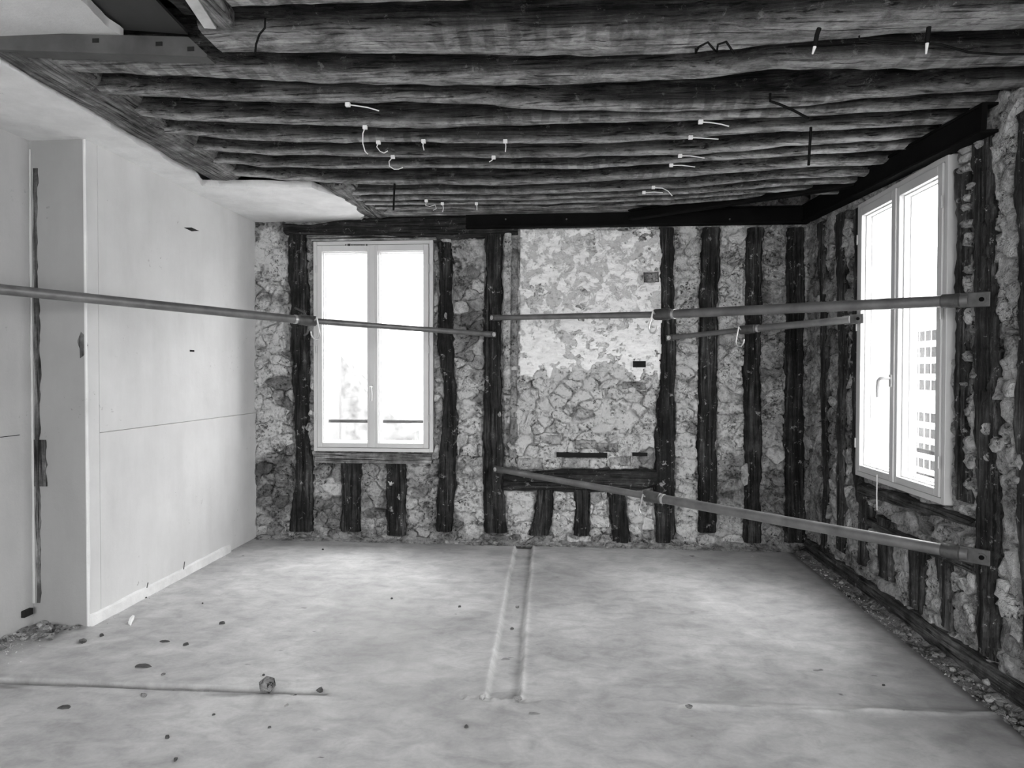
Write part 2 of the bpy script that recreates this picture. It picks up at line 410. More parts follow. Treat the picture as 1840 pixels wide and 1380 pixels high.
# ---- masonry walls
class Wall:
    """a timber-framed rubble wall: u runs along the wall, v is height, d stands out into the room"""
    def __init__(s, side):
        s.side = side; s.studs = []; s.blobs = []; s.holes = []
    def P(s, u, v, d):
        u, v, d = np.broadcast_arrays(np.asarray(u, float), v, d)
        if s.side == 'back': return np.stack([u, YB-d, v], -1)
        return np.stack([XR-d, u, v], -1)
    def uv(s, x, y):
        p = onY(x, y) if s.side == 'back' else onX(x, y)
        return (p[0], p[2]) if s.side == 'back' else (p[1], p[2])
    def flip(s, f): return f if s.side == 'back' else [tuple(reversed(q)) for q in f]
    def stud_mask(s, u, v, pad=0.):
        m = np.zeros(np.broadcast(u, v).shape, bool)
        for (vs, a, b) in s.studs:
            m |= (u > np.interp(v, vs, a)-pad) & (u < np.interp(v, vs, b)+pad) & (v > vs[0]-pad) & (v < vs[-1]+pad)
        for (a, b, c, e) in s.holes: m |= (u > a-pad) & (u < b+pad) & (v > c-pad) & (v < e+pad)
        return m
    def tone(s, u, v, base=.33, seed=0):
        t = .8*base*(.6+.8*fbm(u*2.3, v*2.3, 41+seed))
        for (uc, vc, ru, rv, val, w) in s.blobs:
            r = np.sqrt(((u-uc)/ru)**2+((v-vc)/rv)**2)+.5*(fbm(u*9, v*9, 77)-.5)
            k = w*sst(1.12, .88, r); t = t*(1-k)+val*k
        return np.minimum(t*1.85, .88)
    def blob(s, x, y, rx, ry, val, w=1.):
        u, v = s.uv(x, y); u1, _ = s.uv(x+rx, y); _, v1 = s.uv(x, y+ry)
        s.blobs.append((u, v, abs(u1-u), abs(v1-v), val, w))
    CU, CV = .135, .088
    def cell(s, u, v, seed=5):
        wu = u+.11*(fbm(u*5, v*5, 60)-.5)+.035*(fbm(u*22, v*22, 62, 2)-.5); wv = v+.08*(fbm(u*5, v*5, 61)-.5)+.03*(fbm(u*22, v*22, 63, 2)-.5)
        gi = np.floor(wv/s.CV); ds = []; ids = []
        for dj in (-1, 0, 1):
            j = gi+dj; off = (j % 2)*.5
            i0 = np.floor(wu/s.CU-off)
            for di in (-1, 0, 1):
                i = i0+di
                pu = (i+off+.12+.76*hsh(i, j, seed))*s.CU; pv = (j+.12+.76*hsh(i, j, seed+1))*s.CV
                ds.append(np.sqrt(((wu-pu)/1.35)**2+(wv-pv)**2))
                im = i+((i % 2) == 0)*(hsh(i, j, seed+2) < .38); jm = j+((j % 2) == 0)*(im == i)*(hsh(i, j, seed+3) < .18)
                ids.append((im.astype(np.int64)+500)*1000+(jm.astype(np.int64)+500))
        ds = np.stack(ds); ids = np.stack(ids); k = ds.argmin(0)[None]
        best = np.take_along_axis(ds, k, 0)[0]; bid = np.take_along_axis(ids, k, 0)[0]
        sec = np.where(ids == bid[None], 9., ds).min(0)
        return best, sec, bid

def stud(W, name, pts, parent, m, proud=.018, depth=.09, crack=None, seed=0, rag=1.):
    """pts: (y, xleft, xright) pixel rows from top to bottom"""
    rows = []
    for (y, a, b) in pts:
        ua, va = W.uv(a, y); ub, vb = W.uv(b, y); rows.append(((va+vb)/2, min(ua, ub), max(ua, ub)))
    rows.sort(); rows = np.array(rows); W.studs.append((rows[:, 0], rows[:, 1], rows[:, 2]))
    v = np.arange(rows[0, 0], rows[-1, 0], .022); v = np.append(v, rows[-1, 0])
    a = np.interp(v, rows[:, 0], rows[:, 1]); b = np.interp(v, rows[:, 0], rows[:, 2])
    a = a+rag*(.034*(fbm(v*7, v*0+seed, 90)-.5)+.012*(vn(v*40, v*0, seed)-.5))
    b = b+rag*(.034*(fbm(v*7, v*0+seed+9, 91)-.5)+.012*(vn(v*40, v*0, seed+3)-.5))
    K = 9; w = np.linspace(0, 1, K)
    U = a[:, None]+(b-a)[:, None]*w[None, :]; VV = np.repeat(v[:, None], K, 1)
    e = np.minimum(w, 1-w)[None, :]
    D = proud*sst(-.02, .16, e)-.012*(e < .01)+.014*(fbm(U*30, VV*5, 33+seed)-.5)+.01*(fbm(U*8, VV*9, 34+seed)-.5)
    if crack is not None:
        cpos = crack+.12*(fbm(v*3, v*0, 35+seed)-.5)
        D -= .016*np.exp(-((w[None, :]-cpos[:, None])/.07)**2)
    n = len(v); Vt = [W.P(U, VV, D).reshape(-1, 3)]
    Vt.append(W.P(a, v, -depth+0*v)); Vt.append(W.P(b, v, -depth+0*v)); Vt = np.vstack(Vt)
    ix = np.arange(n*K).reshape(n, K); L = n*K+np.arange(n); R = n*K+n+np.arange(n)
    f = [(ix[i, k], ix[i, k+1], ix[i+1, k+1], ix[i+1, k]) for i in range(n-1) for k in range(K-1)]
    f += [(L[i], ix[i, 0], ix[i+1, 0], L[i+1]) for i in range(n-1)]
    f += [(ix[i, K-1], R[i], R[i+1], ix[i+1, K-1]) for i in range(n-1)]
    f += [tuple([L[0], R[0]]+[ix[0, k] for k in range(K-1, -1, -1)]), tuple([R[-1], L[-1]]+[ix[-1, k] for k in range(K)])]
    return mk(name, Vt, W.flip(f), m, parent, auto=.7)

def hbeam(W, name, pts, parent, m, proud=.02, depth=.09, seed=0):
    """pts: (x, ytop, ybottom) pixel columns"""
    rows = []
    for (x, a, b) in pts:
        u1, va = W.uv(x, a); u2, vb = W.uv(x, b); rows.append(((u1+u2)/2, min(va, vb), max(va, vb)))
    rows.sort(); rows = np.array(rows)
    u = np.arange(rows[0, 0], rows[-1, 0], .022); u = np.append(u, rows[-1, 0])
    lo = np.interp(u, rows[:, 0], rows[:, 1])+.025*(fbm(u*7, u*0+seed, 95)-.5)
    hi = np.interp(u, rows[:, 0], rows[:, 2])+.025*(fbm(u*7, u*0+seed, 96)-.5)
    W.studs.append((np.array([lo.mean(), hi.mean()]), np.array([u[0]]*2), np.array([u[-1]]*2)))
    K = 7; w = np.linspace(0, 1, K); e = np.minimum(w, 1-w)[None, :]
    VV = lo[:, None]+(hi-lo)[:, None]*w[None, :]; U = np.repeat(u[:, None], K, 1)
    D = proud*sst(-.02, .2, e)-.012*(e < .01)+.018*(fbm(U*4, VV*34, 36+seed)-.5)+.012*(fbm(U*9, VV*9, 37+seed)-.5)
    n = len(u); Vt = np.vstack([W.P(U, VV, D).reshape(-1, 3), W.P(u, lo, -depth+0*u), W.P(u, hi, -depth+0*u)])
    ix = np.arange(n*K).reshape(n, K); L = n*K+np.arange(n); R = L+n
    f = [(ix[i, k], ix[i+1, k], ix[i+1, k+1], ix[i, k+1]) for i in range(n-1) for k in range(K-1)]
    f += [(L[i], L[i+1], ix[i+1, 0], ix[i, 0]) for i in range(n-1)]
    f += [(ix[i, K-1], ix[i+1, K-1], R[i+1], R[i]) for i in range(n-1)]
    f += [tuple([R[0], L[0]]+[ix[0, k] for k in range(K)]), tuple([L[-1], R[-1]]+[ix[-1, k] for k in range(K-1, -1, -1)])]
    return mk(name, Vt, W.flip(f), m, parent, auto=.7)

def finish_wall(W, wall, u0, u1, v0, v1, res, panel=None, p_stone=.7, nmax=300, seed=0, skip=None):
    """mortar relief, then every rubble stone as a part of its own"""
    us = lines(u0, u1, res); vs = lines(v0, v1, res)
    for (a, b, c, e) in W.holes:
        us = np.array(sorted(list(us[np.abs(us-a) > res*.4])+[a])); us = np.array(sorted(list(us[np.abs(us-b) > res*.4])+[b]))
        vs = np.array(sorted(list(vs[np.abs(vs-c) > res*.4])+[c])); vs = np.array(sorted(list(vs[np.abs(vs-e) > res*.4])+[e]))
    U, Vv = np.meshgrid(us, vs)
    f1, f2, cid = W.cell(U, Vv)
    exposed = hsh(cid // 1000, cid % 1000, 300+seed) < p_stone
    if panel is not None: exposed &= ~panel(U, Vv)
    if skip is not None: exposed &= ~skip(U, Vv)
    sm = W.stud_mask(U, Vv, 0.)
    D = -.004+.036*(fbm(U*5, Vv*5, 50+seed)-.5)+.040*(fbm(U*15, Vv*19, 51+seed, 5)-.5)
    rid = np.abs(fbm(U*7+.3*vn(U*30, Vv*30, 8), Vv*11, 53+seed, 4)-.5); gate = sst(.42, .55, fbm(U*3, Vv*3, 54+seed))
    crack = sst(.022, .004, rid)*gate
    rid2 = np.abs(fbm(U*4, Vv*18, 56+seed, 4)-.5); crack = np.maximum(crack, sst(.016, .004, rid2)*sst(.5, .6, fbm(U*2.5+9, Vv*2.5, 57+seed)))
    D -= .026*crack
    D -= .015*exposed+.012*exposed*sst(.010, .0, f2-f1)
    near = W.stud_mask(U, Vv, .013) & ~sm; D = np.where(near, D-.032*sst(.38, .55, fbm(U*9, Vv*9, 59+seed)), D)
    D = np.where(sm, -.035, D); D = np.maximum(D, -.06)
    T = W.tone(U, Vv, .30, seed)*np.where(exposed, .9, 1.)*(1-.6*crack)*(.8+.4*fbm(U*12, Vv*12, 58+seed))
    ix = np.arange(U.size).reshape(U.shape)
    uc = (U[:-1, :-1]+U[1:, 1:])/2; vc = (Vv[:-1, :-1]+Vv[1:, 1:])/2
    keep = np.ones(uc.shape, bool)
    for (a, b, c, e) in W.holes: keep &= ~((uc > a) & (uc < b) & (vc > c) & (vc < e))
    q = np.stack([ix[:-1, :-1], ix[:-1, 1:], ix[1:, 1:], ix[1:, :-1]], -1)[keep]
    Pm = W.P(U, Vv, D).reshape(-1, 3)
    mk('infill', Pm, W.flip(list(map(tuple, q))), M_MAS, wall, smooth=True, tone=T)
    # stones
    ii = {}
    fl = cid.ravel(); ok = (exposed & ~sm).ravel() & ((f2-f1).ravel() > .006)
    order = np.argsort(fl[ok], kind='stable'); F_ = fl[ok][order]; UU = U.ravel()[ok][order]; VV2 = Vv.ravel()[ok][order]
    cut = np.flatnonzero(np.diff(F_))+1
    groups = [(g, a, b) for g, a, b in zip(F_[np.concatenate([[0], cut])], np.split(UU, cut), np.split(VV2, cut)) if len(a)*res*res > .0016]
    groups.sort(key=lambda g: -len(g[1]))
    K = 18; made = 0; rest = []
    for (g, a, b) in groups:
        uc_, vc_ = a.mean(), b.mean(); rng = random.Random(int(g)+seed)
        ang = np.array([2*math.pi*(k+rng.uniform(-.3, .3))/K for k in range(K)])
        st = np.linspace(.004, .20, 44)
        pu = uc_+np.cos(ang)[:, None]*st[None, :]; pv = vc_+np.sin(ang)[:, None]*st[None, :]
        g1, g2, gid = W.cell(pu, pv)
        inside_ = (gid == g) & (g2-g1 > .0035) & ~W.stud_mask(pu, pv, .002)
        out = ~inside_; first = np.where(out.any(1), out.argmax(1), len(st)-1)
        rad = st[np.maximum(first-1, 0)]
        if (rad > .016).sum() < 9: continue
        rad = np.maximum(rad, .006)*np.array([rng.uniform(.93, 1.02) for _ in range(K)])
        pr = rng.uniform(-.010, .014)+.03*(float(fbm(uc_*5, vc_*5, 50+seed))-.5); tu, tv = rng.uniform(-.2, .2), rng.uniform(-.25, .12)
        c_, s_ = np.cos(ang), np.sin(ang)
        RR = np.array([.45, .82, 1.0, 1.03])[:, None]; DZ = np.array([.001, .0, -.006, -.05])[:, None]; on = (DZ > -.04)*1.
        uu = uc_+c_*rad*RR; vv = vc_+s_*rad*RR
        dd = pr+DZ+(tu*(uu-uc_)+tv*(vv-vc_))*on+.022*(fbm(uu*24, vv*24, 70+seed, 3)-.5)*on
        Vt = np.vstack([W.P(uc_, vc_, pr+.003)[None], W.P(uu, vv, dd).reshape(-1, 3)])
        f = [(0, 1+k, 1+(k+1) % K) for k in range(K)]
        for r_ in range(3):
            o_ = 1+r_*K
            f += [(o_+k, o_+K+k, o_+K+(k+1) % K, o_+(k+1) % K) for k in range(K)]
        tb = float(W.tone(np.array([uc_]), np.array([vc_]), .30, seed)[0])
        tb *= rng.choice((.5, .68, .82, .95, 1.05, 1.2, 1.4)) if tb < .7 else rng.choice((.72, .85, .95, 1., 1.))
        if made < nmax:
            mk('stone', Vt, W.flip(f), M_MAS, wall, tone=np.full(len(Vt), tb), auto=.75); made += 1
        else: rest.append((np.array(Vt), W.flip(f), tb))
    if rest:
        V_, F2, T2 = [], [], []
        for (v_, f_, tb) in rest:
            n0 = sum(len(x) for x in V_); V_.append(v_); F2 += [tuple(n0+i for i in q_) for q_ in f_]; T2 += [tb]*len(v_)
        mk('stones', np.vstack(V_), F2, M_MAS, wall, tone=T2, auto=.75, kind='stuff')
    return made, len(rest)

def backing(W, u0, u1, v0, v1, d0, d1, hole):
    a, b, c, e = hole; mb = MB()
    def bx(ua, ub, va, vb):
        p, q = W.P(ua, va, d0), W.P(ub, vb, d1); mb.box(p[0], q[0], p[1], q[1], p[2], q[2])
    bx(u0, a, v0, v1); bx(b, u1, v0, v1); bx(a, b, v0, c); bx(a, b, e, v1)
    return mb
# --- back wall
WB = Wall('back'); WB.holes.append(WIN)
wall_back = backing(WB, -3.3, 2.3, -.3, 3.0, -.22, -.08, WIN).build('wall_back', M_RETURN, kind='structure',
    label='back wall of dark timber studs and rubble infill with one window', recentre=False)
def S(pts, **k): return stud(WB, 'stud', pts, wall_back, M_STUD, seed=len(WB.studs)*7, **k)
S([(418,516,548),(500,519,552),(600,523,556),(700,526,556),(780,529,552),(830,530,561),(880,527,563),(955,520,562)], crack=.55)
S([(436,787,811),(480,788,813),(560,788,813),(620,786,813),(690,797,818),(740,796,820),(790,790,820),(870,787,818),(955,781,811)], crack=.45)
S([(412,873,903),(550,871,902),(640,870,900),(740,868,902),(840,868,905),(957,872,910)], crack=.4)
S([(409,1183,1212),(500,1186,1213),(600,1187,1214),(700,1185,1214),(780,1178,1214),(850,1176,1213),(975,1177,1213)])
S([(409,1263,1297),(500,1258,1292),(600,1255,1289),(680,1255,1288),(850,1254,1288),(957,1255,1289)], crack=.55)
S([(409,1343,1372),(500,1340,1370),(600,1338,1368),(700,1338,1366),(800,1338,1369),(975,1338,1367)])
S([(409,1414,1446),(600,1413,1444),(820,1411,1446),(930,1410,1448),(975,1410,1448)], crack=.5)
S([(829,614,649),(880,613,648),(955,613,647)], crack=.45); S([(829,693,729),(880,694,729),(962,695,729)], crack=.6)
S([(880,965,997),(920,962,993),(962,950,985)], crack=.4); S([(880,1031,1059),(915,1036,1060),(962,1031,1058)], crack=.5); S([(886,1091,1122),(930,1095,1126),(976,1101,1133)])
hbeam(WB, 'lintel', [(512,400,420),(560,402,428),(640,392,430),(700,386,432),(780,384,434),(845,384,428),(930,408,422)], wall_back, M_LINT, proud=.035, seed=3)
hbeam(WB, 'rail', [(905,852,881),(960,848,882),(1030,843,884),(1100,840,886),(1180,842,877)], wall_back, M_LINT, seed=5)
# regional plaster smears, pale patches and darker patches
for b in [(485,470,32,60,.50,.8),(480,640,34,110,.50,.85),(480,760,36,60,.5,.8),(495,870,40,60,.11,.85),(505,700,16,30,.10,.8),(845,695,24,30,.62,1),(842,640,30,20,.33,.8),
          (838,540,26,90,.22,.8),(850,590,20,14,.07,.9),(840,450,30,28,.28,.7),(845,770,26,40,.5,.7),(845,900,28,60,.5,.7),(600,860,34,8,.45,.6),(590,845,28,14,.14,.9),(600,880,30,10,.62,.9),
          (600,920,30,28,.13,.9),(670,900,24,60,.19,.85),(755,900,26,60,.25,.85),(1045,620,135,240,.56,1.),(1050,770,135,80,.52,1.),(930,910,30,40,.5,.8),(1015,915,24,40,.55,.8),
          (1078,910,18,30,.38,.8),(1155,920,26,40,.5,.8),(1237,520,26,120,.45,.9),(1232,760,24,120,.45,.9),(1318,520,26,120,.46,.95),(1315,720,26,90,.44,.95),(1312,870,28,60,.20,.85),
          (1392,470,22,70,.30,.9),(1390,600,18,18,.12,.8),(1390,720,22,130,.26,.9),(1390,900,24,60,.15,.9),(1235,900,26,60,.42,.8),(930,955,80,12,.42,.6)]: WB.blob(*b)
pa, pb = WB.uv(931, 700)[0], WB.uv(1186, 700)[0]; pz0, pz1 = WB.uv(1050, 690)[1], WB.uv(1050, 412)[1]
qa = WB.uv(904, 700)[0]; qz0 = WB.uv(1050, 830)[1]
def in_panel(u, v): return (u > qa) & (u < pb) & (v > pz0+.05+.42*(fbm(u*3.2, v*0, 19)-.55)) & (v < pz1+.1)
def low_panel(u, v): return (u > qa) & (u < qa+.13) & (v > qz0)
print('back stones', finish_wall(WB, wall_back, -2.62, 1.95, -.05, 2.66, .0085, panel=in_panel, p_stone=.6, skip=low_panel))
# peeled plaster panel, ragged all round
us = lines(pa-.01, pb+.02, .012); vs = lines(pz0-.30, pz1+.03, .012); U, Vv = np.meshgrid(us, vs)
lowb = pz0+.42*(fbm(us*3.2, us*0, 19)-.55)+.10*(fbm(us*17, us*0, 20)-.5)+.10*(us-pa); rag = .05*(fbm(vs*9, vs*0, 23)-.5)
Dp = .006+.02*(fbm(U*5, Vv*8, 80)-.5)+.016*(fbm(U*18, Vv*30, 81)-.5)-.006*sst(.52, .56, fbm(U*5, Vv*5, 83))-.02*sst(.05, .0, Vv-lowb[None, :])
Dp += .008*sst(.03, .0, np.abs(fbm((U+Vv*.9)*6, (U-Vv)*1.5, 84)-.5))*(Vv < 1.85)
ixp = np.arange(U.size).reshape(U.shape); uc = (U[:-1, :-1]+U[1:, 1:])/2; vc = (Vv[:-1, :-1]+Vv[1:, 1:])/2
kp = (vc > lowb[None, :-1]) & (uc < pb+.005+rag[:-1, None]) & (vc < pz1+.02-.05*fbm(us*6, us*0, 27)[None, :-1]) & (uc > pa+.012+.9*rag[:-1, None])
q = np.stack([ixp[:-1, :-1], ixp[:-1, 1:], ixp[1:, 1:], ixp[1:, :-1]], -1)[kp]
o = mk('plaster_panel', WB.P(U, Vv, Dp).reshape(-1, 3), list(map(tuple, q)), M_PEEL, wall_back, smooth=True); o['label'] = 'pale peeling plaster panel'
md = o.modifiers.new('thickness', 'SOLIDIFY'); md.thickness = .03; md.offset = -1
# vertical plaster reveal and speckled batten left of the panel
def relief(name, x0, x1, y0, y1, d, m, amp=.01, tone=.5, seed=0, W=WB, par=wall_back, ragged=.012, thick=.03, label=None):
    (a, t_), (b, l_) = W.uv(x0, y0), W.uv(x1, y1); a, b = min(a, b), max(a, b); l_, t_ = min(l_, t_), max(l_, t_)
    r_ = .011; us = np.linspace(a, b, max(3, int((b-a)/r_))); vs = np.linspace(l_, t_, max(3, int((t_-l_)/r_))); U, Vv = np.meshgrid(us, vs)
    s = (U-a)/(b-a); sv = (Vv-l_)/(t_-l_)
    U2 = U+ragged*(fbm(Vv*11, U*0, seed+1)-.5)*(1-s)*2+ragged*(fbm(Vv*11, U*0, seed+2)-.5)*s*2
    V2 = Vv+ragged*2*(fbm(U*13, Vv*0, seed+3)-.5)*np.abs(sv-.5)*2
    D = d+amp*2*(fbm(U2*16, V2*16, seed+4)-.5)-.6*d*(np.minimum(np.minimum(s, 1-s)*(b-a), np.minimum(sv, 1-sv)*(t_-l_)) < .004)
    ix = np.arange(U.size).reshape(U.shape); q = np.stack([ix[:-1, :-1], ix[:-1, 1:], ix[1:, 1:], ix[1:, :-1]], -1).reshape(-1, 4)
    T = tone*(.75+.5*fbm(U2*14, V2*14, seed+5))
    o = mk(name, W.P(U2, V2, D).reshape(-1, 3), W.flip(list(map(tuple, q))), m, par, smooth=True, tone=T.ravel(), label=label)
    md = o.modifiers.new('thickness', 'SOLIDIFY'); md.thickness = thick; md.offset = -1
    return o
relief('plaster_reveal', 904, 918, 478, 700, .022, M_MAS, tone=.62, seed=110, label='pale plaster strip beside the stud')
relief('plaster_reveal', 905, 920, 415, 470, .02, M_MAS, tone=.5, seed=111)
relief('batten', 918, 931, 430, 658, .016, M_MAS, tone=.3, seed=112, label='speckled grey batten')
relief('batten', 916, 930, 664, 822, .014, M_MAS, tone=.36, seed=113)
relief('brick', 960, 1008, 781, 799, .020, M_MAS, amp=.004, tone=.5, seed=114, ragged=.006)
relief('brick', 1033, 1070, 790, 808, .018, M_MAS, amp=.006, tone=.42, seed=115, ragged=.006)
relief('brick', 1072, 1110, 796, 812, .018, M_MAS, amp=.006, tone=.40, seed=116, ragged=.006)
relief('brick', 1156, 1183, 490, 508, .022, M_MAS, amp=.005, tone=.36, seed=117, ragged=.006)
relief('brick', 930, 975, 823, 845, .016, M_MAS, amp=.01, tone=.46, seed=118)
relief('brick', 1010, 1060, 822, 842, .016, M_MAS, amp=.01, tone=.46, seed=119)
relief('brick', 1095, 1135, 820, 838, .016, M_MAS, amp=.01, tone=.46, seed=120)
relief('brick', 1058+60, 1162, 686, 700, .010, M_MAS, amp=.006, tone=.3, seed=121)
for (x0, x1, y0, y1) in ((1000, 1091, 813.5, 821), (1136, 1163, 813, 819), (1137, 1160, 649, 660)):
    a, b = WB.uv(x0, y1), WB.uv(x1, y0)
    o = MB().box(a[0], b[0], YB-.018, YB+.06, a[1], b[1]).build('putlog_slot', M_DARK, wall_back); o['label'] = 'black insert painted as the shade inside a masonry slot'
# sill under the window and boards above it
a, b = WB.uv(567, 831), WB.uv(776, 815)
o = MB().box(a[0], b[0], YB-.022, YB+.08, a[1], b[1]).build('sill_board', wood_mat('grey_sill_wood', 0, .12, .28), wall_back, bevel=.004)
for (x0, x1, y0, y1, d_) in ((553, 786, 421, 429, .03), (562, 785, 428, 435, .042)):
    a, b = WB.uv(x0, y1), WB.uv(x1, y0)
    MB().box(a[0], b[0], YB-d_, YB+.05, a[1], b[1]).build('head_board', M_PALEWOOD, wall_back, bevel=.004)

# --- right wall
WR = Wall('right'); WR.holes.append(WINR)
wall_right = backing(WR, 2.2, YB+.36, -.3, 3.0, -.22, -.08, WINR).build('wall_right', M_RETURN, kind='structure', recentre=False,
    label='right wall of dark timber studs and rubble infill with tall window')
def SR(pts, **k): return stud(WR, 'stud', pts, wall_right, M_STUDR, proud=.006, rag=1.7, seed=200+len(WR.studs)*7, **k)
SR([(400,1468,1480),(520,1473,1483),(700,1474,1486),(880,1478,1490),(1000,1474,1488)])
SR([(385,1500,1514),(500,1503,1519),(620,1506,1526),(760,1503,1516),(880,1502,1520),(990,1503,1520)])
SR([(375,1532,1546),(500,1533,1546),(650,1530,1543),(850,1530,1541),(905,1538,1560)])
SR([(300,1716,1738),(500,1716,1740),(700,1714,1737),(900,1714,1742)], crack=.5)
SR([(245,1744,1778),(420,1748,1782),(520,1749,1790),(640,1748,1794),(800,1750,1790),(1000,1751,1788),(1180,1753,1790)], crack=.4)
SR([(200,1824,1858),(500,1826,1858),(800,1824,1856),(1240,1836,1870)])
SR([(905,1542,1566),(960,1541,1556),(1015,1541,1554)]); SR([(930,1572,1600),(1040,1578,1600)]); SR([(975,1628,1660),(1095,1634,1656)], crack=.4); SR([(1000,1680,1700),(1130,1694,1712)])
hbeam(WR, 'rail', [(1545,868,892),(1620,890,910),(1700,917,935),(1745,935,950)], wall_right, M_SOLE, proud=.012, seed=8)
hbeam(WR, 'rail', [(1556,928,946),(1640,968,985),(1752,1006,1034)], wall_right, M_SOLE, proud=.012, seed=9)
WR.studs[-1] = (np.array([.42, .52]), np.array([3.2]*2), np.array([4.3]*2))
for b in [(1805,600,26,120,.34,.9),(1805,800,26,160,.36,.9),(1805,1050,26,160,.40,.9),(1800,290,30,70,.50,.9),(1805,420,24,60,.42,.8),(1690,1080,60,60,.40,.8),(1640,1000,30,30,.36,.7),(1570,1000,24,40,.38,.8),
          (1620,920,50,20,.3,.7),(1700,950,40,20,.3,.8),(1490,420,14,40,.36,.8),(1525,420,14,30,.38,.8),(1490,560,14,90,.3,.7),(1528,640,10,140,.26,.7),(1492,760,12,120,.30,.7),(1460,600,10,240,.26,.7),(1526,830,14,60,.32,.7),(1462,900,14,80,.27,.7)]: WR.blob(*b[:4], b[4]*.74, b[5])
print('right stones', finish_wall(WR, wall_right, 2.28, YB+.02, -.05, 2.62, .0105, p_stone=.5, seed=3))
# mortar lumps stuck between the two posts right of the window
lumps = [(1737,268,12,9),(1735,285,14,8),(1735,303,14,8),(1748,333,10,7),(1741,355,7,8),(1738,372,8,7),(1739,402,14,8),(1740,430,7,16),(1741,483,6,9),(1740,512,7,18),(1741,570,6,18),(1740,640,6,10),
         (1752,675,5,5),(1733,690,4,4),(1742,740,5,10),(1742,800,9,18),(1745,830,10,14),(1742,870,6,12),(1792,800,11,16),(1774,770,8,12),(1830,862,10,10),(1835,830,8,16),(1762,258,8,8),(1830,175,12,12)]
def lump(name, W, x, y, rx, ry, tone, par, seed, out=.02):
    u, v = W.uv(x, y); u1, _ = W.uv(x+rx, y); _, v1 = W.uv(x, y+ry); ru, rv = abs(u1-u), abs(v1-v); rng = random.Random(seed)
    K = 10; ang = np.linspace(0, 2*math.pi, K, endpoint=False); rad = np.array([rng.uniform(.7, 1.15) for _ in range(K)])
    Vt = [W.P(u, v, out)]
    for rr, dd in ((.6, out*.85), (.95, out*.4), (1.0, -.03)):
        Vt += list(W.P(u+np.cos(ang)*ru*rad*rr, v+np.sin(ang)*rv*rad*rr, dd+np.array([rng.uniform(-.006, .006) for _ in range(K)])))
    f = [(0, 1+k, 1+(k+1) % K) for k in range(K)]
    for r_ in range(2):
        o_ = 1+r_*K; f += [(o_+k, o_+K+k, o_+K+(k+1) % K, o_+(k+1) % K) for k in range(K)]
    return mk(name, Vt, W.flip(f), M_MAS, par, tone=np.full(len(Vt), tone), auto=.8)
for i, l_ in enumerate(lumps): lump('mortar_lump', WR, *l_, .46+.1*math.sin(i*2.1), wall_right, 900+i)
for i, l_ in enumerate([(1340,852,10,22,.5),(1497,395,10,16,.45),(1497,720,8,10,.5),(703,868,7,7,.66),(718,893,4,6,.6),(897,744,4,6,.6),(802,568,5,8,.5),(560,742,8,6,.6),(556,768,7,8,.5)]):
    lump('mortar_lump', WB if l_[0] < 1450 else WR, *l_[:4], l_[4], wall_back if l_[0] < 1450 else wall_right, 960+i)
# sole timber along the foot of the right wall
o = MB(); y0_, y1_ = 2.3, 5.2; n = 60; Vt = []; rows = np.linspace(y0_, y1_, n)
for i, yy in enumerate(rows):
    wv = .012*(float(fbm(yy*5, 0., 140))-.5); wz = .014*(float(fbm(yy*6, 3., 141))-.5)
    for (dx, dz) in ((-.022+wv, -.02), (-.026+wv, .085+wz), (-.016+wv, .095+wz), (0, .10+wz), (.05, .10), (.05, -.02)): Vt.append((XR+dx, yy, dz))
f = [(i*6+k, i*6+(k+1) % 6, (i+1)*6+(k+1) % 6, (i+1)*6+k) for i in range(n-1) for k in range(6)]+[tuple(range(6)), tuple((n-1)*6+k for k in range(5, -1, -1))]
o.add(Vt, f).build('sole_plate', M_SOLE, wall_right, auto=.5)

# ---- left wall: boards, return, recessed wall
wall_left = MB().box(XREC-.3, XL-.014, YREC+.012, YB+.36, -.3, 3.0).box(XREC-.3, XREC, YREAR-.3, YREC+.02, -.3, 3.0).build('wall_left', M_RECESS,
    label='smooth pale plastered wall on the left with a square return', kind='structure', recentre=False)
def board(name, y0, y1, z0, z1, m=M_BOARD, d=0.):
    return MB().box(XL-.013, XL-d, y0, y1, z0, z1).build(name, m, wall_left, bevel=.0012)
yj = onX(180, 900, XL)[1]; zj_ = 1.032; g = .0014
board('plasterboard', YREC-.01, yj-g, .0, 2.62); board('plasterboard', yj+g, YB+.02, .0, zj_-g); board('plasterboard', yj+g, YB+.02, zj_+g, 2.62)
MB().box(XREC-.01, XL-.001, YREC-.008, YREC+.014, 0, 2.62).build('return_face', M_RETURN, wall_left)
# corner bead at the return, slightly chipped
n = 46; zz = np.linspace(.0, 2.6, n); Vt = []
for i, z in enumerate(zz):
    k = .003+.009*max(0, float(fbm(z*5, 1., 151))-.45)*2; Vt += [(XL+.0035, YREC-.012, z), (XL+.0035, YREC-.012+k*1.6, z), (XL-k, YREC-.0125, z)]
f = [(i*3+k, i*3+(k+1) % 3, (i+1)*3+(k+1) % 3, (i+1)*3+k) for i in range(n-1) for k in range(3)]
MB().add(Vt, f).build('corner_bead', M_PLAST, wall_left)
